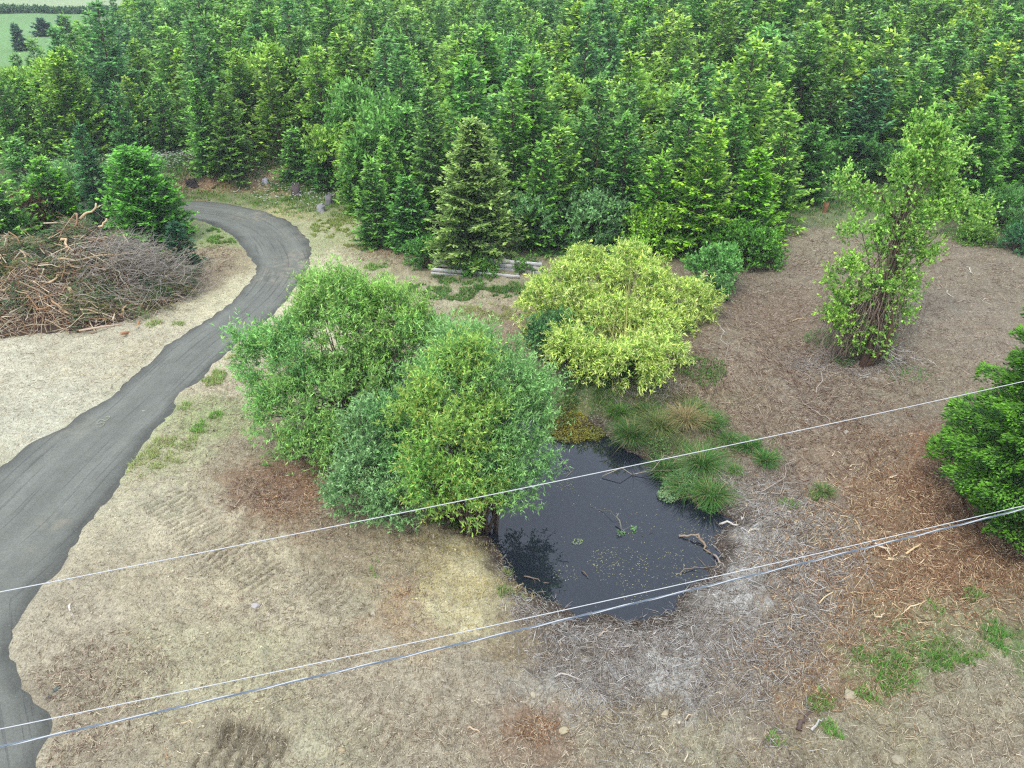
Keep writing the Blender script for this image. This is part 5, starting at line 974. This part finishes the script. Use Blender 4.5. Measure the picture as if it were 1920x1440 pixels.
# ------------------------------------------------------------------ sticks one can point at
def gstick(a, c, r, col, label, forks=0, lift=.03, lift2=None, amp=.05, cat='stick', name='fallen_stick', seed=0, group='fallen sticks on the clearing', taper=.5):
    p, q = G(*a), G(*c); p[2] = max(hz(p[0], p[1]), WATER)+lift; q[2] = max(hz(q[0], q[1]), WATER)+(lift if lift2 is None else lift2); return stick(name, p, q, r, col, label, cat, group, amp=amp, seed=seed, forks=forks, taper=taper, K=7)
PW = 'sticks and branches in the pond'
S = [((1275,990),(1312,995),.05,(150,132,112),'thick forked driftwood branch rising from the east side of the pond',2,.03,.22,'branch',PW),((1310,994),(1335,1022),.055,(140,120,98),'crooked bark-covered limb from the pond to the grey shore',0,.2,.03,'branch',PW),((1352,968),(1386,976),.05,(200,190,176),'pale thick stick end at the pond\'s eastern tip',0,.03,.05,'stick',PW),
 ((1130,880),(1310,868),.022,(158,146,128),'long thin bare branch lying over the north-east water',4,.05,.25,'branch',PW),((1050,840),(1062,880),.018,(170,160,144),'thin bent reed stick in the dark north arm of the pond',0,.15,.03,'stick',PW),((1105,850),(1140,862),.014,(140,130,116),'thin twig floating in the north arm of the pond',0,.02,.02,'stick',PW),((1160,960),(1173,985),.03,(120,116,104),'upright snag standing in the middle of the pond',1,.3,.0,'stick',PW),
 ((1205,990),(1226,980),.014,(96,84,72),'thin dark twig right of the snag in the pond',0,.02,.08,'stick',PW),((983,1065),(1030,1078),.025,(124,108,96),'dark stick lying at the left pond edge in the reflection',1,.03,.03,'stick',PW),((964,1092),(982,1080),.03,(176,160,140),'short pale stick on the left pond bank',0,.03,.06,'stick',PW),((1092,1055),(1104,1068),.022,(118,98,80),'small brown stub floating near the pond centre bottom',0,.02,.02,'stick',PW),((1110,935),(1168,962),.012,(112,106,94),'faint thin wand afloat above the pond centre',0,.015,.015,'stick',PW),
 ((1270,1060),(1312,1050),.025,(130,118,106),'grey branch half sunk off the south-east shore',3,.02,.06,'branch',PW),((1350,1040),(1420,1070),.04,(168,156,142),'pale grey root running out from the pond corner',1,.05,.03,'branch',None),((1340,1025),(1360,1055),.04,(150,134,120),'short root joining the crooked limb to the grey shore',0,.04,.04,'branch',None),
 ((1122,1195),(1162,1175),.03,(178,162,144),'pale stick at the muddy south tip of the pond',0,.03,.05,'stick',None),((1040,1275),(1118,1276),.03,(178,168,156),'curved light stick on the grey twigs below the pond',1,.03,.05,'stick',None),((1105,1275),(1070,1297),.02,(150,136,122),'thin stick crossing below the curved light one',0,.03,.03,'stick',None),
 ((877,1363),(900,1375),.035,(190,164,134),'short split stick at the bottom centre',0,.03,.03,'stick',None),((940,1396),(985,1382),.02,(160,136,112),'thin stick near the bottom between rust patch and split stick',0,.03,.03,'stick',None),((735,1082),(760,1118),.025,(176,136,104),'reddish stick on the dry bank left of the straw grass',0,.03,.03,'stick',None),
 ((132,1134),(137,1156),.035,(214,206,196),'short whitish stick on pale soil near the road',0,.03,.03,'stick',None),((310,1405),(318,1425),.03,(170,140,108),'knobbly stick at the bottom edge left of the wheel ruts',0,.03,.05,'stick',None),((330,1357),(366,1357),.015,(212,190,150),'thin yellow straw above the wheel ruts',0,.03,.03,'stick',None),((165,1375),(200,1397),.018,(180,160,134),'thin bent twig below the lower wires on the left',0,.03,.03,'stick',None),
 ((1270,1370),(1305,1345),.035,(204,186,160),'pale thick stick at the bottom right of centre',0,.03,.03,'stick',None),((1283,1430),(1292,1402),.025,(200,186,160),'curved stick against the bottom edge right of centre',0,.03,.03,'stick',None),((1520,1374),(1540,1356),.045,(182,176,168),'grey weathered stick beside the dark log',0,.03,.06,'stick',None),((1498,1368),(1518,1337),.075,(92,78,70),'dark short log on the rusty soil at lower right',0,.05,.05,'log',None),
 ((1640,1155),(1665,1147),.035,(222,204,168),'bright peeled piece below the rust litter',0,.03,.03,'stick',None),((1698,1143),(1735,1132),.028,(214,192,154),'pale peeled stick pointing at the upper grass patch',0,.03,.03,'stick',None),((1665,1047),(1725,1027),.05,(216,186,140),'long bright split branch on the rust litter',1,.04,.08,'branch',None),((1640,1020),(1668,1042),.04,(210,190,160),'pale stick meeting the long split branch',1,.04,.06,'stick',None),
 ((1550,1108),(1620,1112),.035,(204,180,136),'pale forked branch under the cables right of the grey twigs',2,.04,.04,'branch',None),((1536,1130),(1560,1115),.028,(206,182,140),'short pale arm below the forked branch',0,.03,.03,'stick',None),((1505,1040),(1515,1020),.04,(214,194,166),'short bent white branch above the cables',0,.03,.12,'stick',None),((1600,975),(1618,1005),.03,(206,176,130),'pale splinter standing in the dark tangle',0,.03,.15,'stick',None),
 ((1592,882),(1627,873),.03,(200,180,150),'pale stick on the slope above the rust litter',0,.03,.03,'stick',None),((1668,897),(1682,893),.035,(222,202,168),'short bright chip-like piece left of the fir',0,.03,.03,'stick',None),((1410,925),(1490,870),.022,(168,156,142),'long thin leaning branch on the twigs right of the tussocks',2,.04,.3,'branch',None),((1445,930),(1520,905),.02,(160,148,134),'thin branch below the long leaning one',1,.04,.2,'branch',None),
 ((1530,740),(1542,705),.02,(176,166,152),'light upright twig below the ivy-hung tree',0,.03,.4,'stick',None),((1520,770),(1555,790),.018,(184,172,156),'thin stick crossing under the upper wire',0,.03,.03,'stick',None),((1520,770),(1490,745),.015,(166,152,136),'thin twig left of the stick under the upper wire',0,.03,.03,'stick',None),((1485,604),(1512,600),.03,(200,172,134),'pale curved stick on the slope left of the ivy-hung tree',0,.03,.03,'stick',None),
 ((1775,548),(1788,560),.03,(196,184,168),'light stick on the slope right of the ivy-hung tree',0,.03,.03,'stick',None),((1850,560),(1856,580),.025,(190,176,158),'small upright stick on the right slope',0,.03,.2,'stick',None),((1812,500),(1822,515),.035,(208,200,188),'forked white stick near the right forest edge',2,.03,.1,'stick',None),((1770,520),(1802,517),.03,(160,136,112),'brown stick left of the forked white one',0,.03,.03,'stick',None),
 ((1345,640),(1362,685),.015,(184,176,160),'thin bowed cane right of the bamboo foot',0,.8,.03,'stick',None),((1350,590),(1385,615),.02,(110,92,78),'dark bent branch right of the bamboo',1,.03,.03,'stick',None),((550,390),(572,386),.05,(176,170,156),'grey log on the grass bank beside the road bend',0,.05,.05,'log',None),((585,390),(612,385),.03,(178,168,150),'thin pale stick right of the grey log on the bank',1,.04,.04,'stick',None),
 ((438,362),(452,352),.06,(170,166,158),'grey weathered log on the brown bank',0,.1,.1,'log',None),((398,355),(410,347),.08,(96,92,60),'mossy dark log on the brown bank',0,.1,.1,'log',None),((1885,1290),(1905,1270),.025,(196,180,156),'thin pale stick at the right edge below the grass patch',0,.03,.03,'stick',None),((1860,1270),(1885,1250),.02,(176,156,128),'thin leaning stick left of the right edge grass',0,.03,.03,'stick',None),((1805,1232),(1830,1228),.025,(196,180,160),'short stick right of the long grass patch',0,.03,.03,'stick',None)]
for k, (a, c, r, col, lb, fk, l1, l2, ct, grp) in enumerate(S):
    gstick(a, c, r*.85, col, lb, fk, l1, l2, cat=ct, name={'stick': 'fallen_stick', 'branch': 'fallen_branch', 'log': 'fallen_log'}[ct], seed=300+k, group=grp or 'fallen sticks on the clearing', amp=.06)
# stones
def stone(px, py, r, col, label, seed, name='stone', flat=.6):
    g_ = np.random.default_rng(seed); import bmesh; bm = bmesh.new(); bmesh.ops.create_icosphere(bm, subdivisions=3, radius=1); P = np.array([v.co[:] for v in bm.verts]); F = [[v.index for v in f.verts] for f in bm.faces]; bm.free()
    pl = unit(g_.normal(0, 1, (9, 3))); d = P@pl.T; lim = g_.uniform(.5, .85, 9); 
    for k in range(9): ex = np.maximum(d[:, k]-lim[k], 0); P = P-ex[:, None]*pl[k]; d = P@pl.T
    P = P*(1+.05*g_.normal(0, 1, (len(P), 1)))*np.array([1.15, .85, flat])*r; b_ = Buf(); b_.add(P, t=F, col=LG(*col)); o_ = b_.obj(name, M_STONE, smooth=True); p = G(px, py); o_.location = (p[0], p[1], hz(p[0], p[1])+r*flat*.2); o_.rotation_euler = (0, 0, g_.uniform(0, 6)); return tag(o_, label, 'stone', 'loose stones on the clearing')
for k, (px, py, r, col, lb) in enumerate([(480,1140,.17,(186,178,172),'grey rounded stone on pale soil, larger of the pair'),(505,1156,.1,(190,178,162),'smaller stone right of the larger grey one'),(1247,1346,.19,(196,180,148),'round sandy boulder at the bottom right of centre'),(1057,1369,.17,(186,172,138),'square tan stone by the rust patch at the bottom'),(1595,1303,.27,(180,166,138),'large earth-covered stone left of the green grass patch'),
    (1572,806,.12,(170,156,142),'topmost cobble of the small cobble group under the upper wire'),(1585,819,.15,(184,172,158),'largest cobble of the small cobble group under the upper wire'),(1565,815,.1,(166,152,138),'leftmost cobble of the small cobble group under the upper wire'),(1393,960,.1,(206,196,188),'white stone right of the pond\'s eastern tip'),(1135,1177,.1,(208,160,112),'orange stone on the mud at the pond\'s south tip'),(898,1190,.09,(200,182,146),'tan stone between the two lower cables left of the pond'),
    (700,1150,.14,(188,174,150),'pale stone on the soil left of the rust-stained strip'),(773,1176,.13,(176,162,140),'dull stone right of the rust-stained strip'),(1685,1420,.2,(176,166,140),'broken pale clod at the bottom right'),(105,1293,.12,(112,116,108),'dark grey stone at the road edge lower left'),(92,1308,.1,(96,96,92),'darker stone touching the road edge lower left'),(269,772,.13,(176,170,156),'flat pale stone lying on the gravel road'),(448,1298,.15,(190,172,134),'yellowish clod beside the lower cable'),
    (1000,1305,.13,(190,178,150),'round pale stone under the curved light stick'),(640,1405,.13,(184,166,130),'tan clod at the bottom edge between ruts and centre')]): stone(px, py, r*.72, tuple(np.array(col)*.9), lb, 500+k)
# burnt stumps and weathered root pieces on the bank
def stump(px, py, r, hh, col, label, seed):
    g_ = np.random.default_rng(seed); b_ = Buf(); n = 12; a = np.arange(n)*2*math.pi/n; rings = []
    for k, (t, rr) in enumerate(((-.3, 1.5), (.1, 1.15), (.5, .95), (1, .9))): rr_ = r*rr*(1+.2*g_.normal(0, 1, n)); rings.append(np.c_[np.cos(a)*rr_, np.sin(a)*rr_, hh*t+(.25*hh*g_.uniform(-1, 1, n) if k == 3 else 0)*np.ones(n)])
    rings.append(np.c_[np.cos(a)*r*.4, np.sin(a)*r*.4, np.full(n, hh*.6)]); V_ = np.concatenate(rings); q = [(k*n+i, k*n+(i+1) % n, (k+1)*n+(i+1) % n, (k+1)*n+i) for k in range(4) for i in range(n)]
    V_ = np.vstack([V_, [0, 0, hh*.55]]); t = [(4*n+i, 4*n+(i+1) % n, 5*n) for i in range(n)]; b_.add(V_, q, t, LG(*col)); o_ = b_.obj('tree_stump', M_BARK); p = G(px, py); o_.location = (p[0], p[1], hz(p[0], p[1])); return tag(o_, label, 'stump', 'old stumps on the road bank')
stump(359,345,.35,.35,(58,50,46),'dark round stump end on the brown bank at its left',601); stump(557,368,.28,.8,(92,82,80),'charred upright stump on the bank above the road bend',602); stump(618,384,.25,.7,(122,118,120),'grey weathered stump right of the road bend, upper piece',603); stump(603,395,.28,.4,(150,148,148),'pale root crown right of the road bend, lower piece',604); stump(497,342,.2,.3,(176,170,178),'small pale stump among the flowers on the bank',605); stump(1546,398,.14,.6,(128,90,66),'thin reddish stump at the grassy head of the clearing',606)
# curled pale string on the road
p = G(190, 793); t = np.linspace(0, 1, 40); cu = np.c_[.16*np.sin(t*9)+.05, .62*(.5-t)+.1*np.sin(t*18), 0*t]; cu = cu+[p[0], p[1], float(base_h(p[0], p[1]))+.075]; b = Buf(); tubes(b, cu[None], np.full((1, 40), .009), 4, LG(176, 178, 150)); tag(b.obj('loose_string', M_TWIG), 'curled pale string lying on the gravel road', 'string')
# hedge line between the far fields
b = Buf(); n = 26000; x = g.uniform(-190, -30, n); y = 209+g.normal(0, 1.0, n); z = g.uniform(0, 1, n)**.8*(.7+1.1*vnoise(x*.12, 0*x, 4)); leaves(b, np.c_[x, y, z], g.normal(0, 1, (n, 3)), np.array([0, 0, 1.])+g.normal(0, .5, (n, 3)), g.uniform(.5, .9, n), .4, LG(72, 110, 62)*g.uniform(.6, 1.3, (n, 1)))
tag(b.obj('hedgerow', M_LEAF), 'dark hedge dividing the far fields at the top left corner', 'hedge')

# ------------------------------------------------------------------ overhead wires
def wire(pts, z0, r, mat, name, label, par=None, helix=None, cat='wire'):
    P = np.array([on_plane(px, py, z0) for px, py in pts]); a, c = P[0], P[-1]; d = (c-a); t = np.linspace(-1.2, 2.4, 260 if helix is None else 900)[:, None]; path = a+d*t; path[:, 2] += .9*((t[:, 0]-.5)**2-.25)*.35
    if helix is not None:
        ph, rr = helix; s = t[:, 0]*np.linalg.norm(d)*2*math.pi/.9+ph; u = unit(np.cross(d, [0, 0, 1.])); path = path+np.outer(np.cos(s)*rr, u)+np.outer(np.sin(s)*rr, [0, 0, 1.])
    b_ = Buf(); tubes(b_, path[None], np.full((1, len(path)), r), 6, (1, 1, 1)); o_ = b_.obj(name, mat, par, smooth=True)
    if par is None: tag(o_, label, cat, 'overhead wires')
    return o_
M_WHITE = plain('pale_wire', (.5, .5, .49), .6); M_BLUE = plain('dark_cable', (.14, .17, .2), .5)
wire([(0,1110),(1920,715)], 8.4, .0075, M_WHITE, 'overhead_wire', 'single white overhead wire, the upper one crossing above the pond')
wire([(0,1367),(1920,948)], 8.0, .0065, M_WHITE, 'overhead_wire', 'thin pale overhead wire just above the twisted blue-grey cable')
e = empty('overhead_cable', (0, 0, 0), 'thick twisted blue-grey overhead cable, lowest of the three lines', 'cable', 'overhead wires')
for k, m_ in enumerate((M_BLUE, M_BLUE, M_WHITE)): wire([(0,1400),(1920,954)], 7.9, .0075, m_, 'strand', None, e, (k*2.094, .008))

# ------------------------------------------------------------------ haze: thin even air round the whole place
m, n_ = newmat('haze_air'); pv_ = N(n_, 'ShaderNodeVolumePrincipled', Density=.0005); pv_.inputs['Color'].default_value = (.9, .95, 1, 1); pv_.inputs['Anisotropy'].default_value = .1
oo = N(n_, 'ShaderNodeOutputMaterial'); n_.links.new(pv_.outputs[0], oo.inputs['Volume'])
v = [(x, y, z) for x in (-1600, 1600) for y in (-260, 2700) for z in (-4, 70)]
me = bpy.data.meshes.new('haze'); me.from_pydata(v, [], [(0, 1, 3, 2), (4, 6, 7, 5), (0, 4, 5, 1), (2, 3, 7, 6), (0, 2, 6, 4), (1, 5, 7, 3)]); me.materials.append(m)
ho = bpy.data.objects.new('haze', me); C.objects.link(ho); ho['kind'] = 'stuff'; ho['label'] = 'thin pale haze in the air over the clearing'; ho['category'] = 'haze'
sc.cycles.volume_bounces = 0
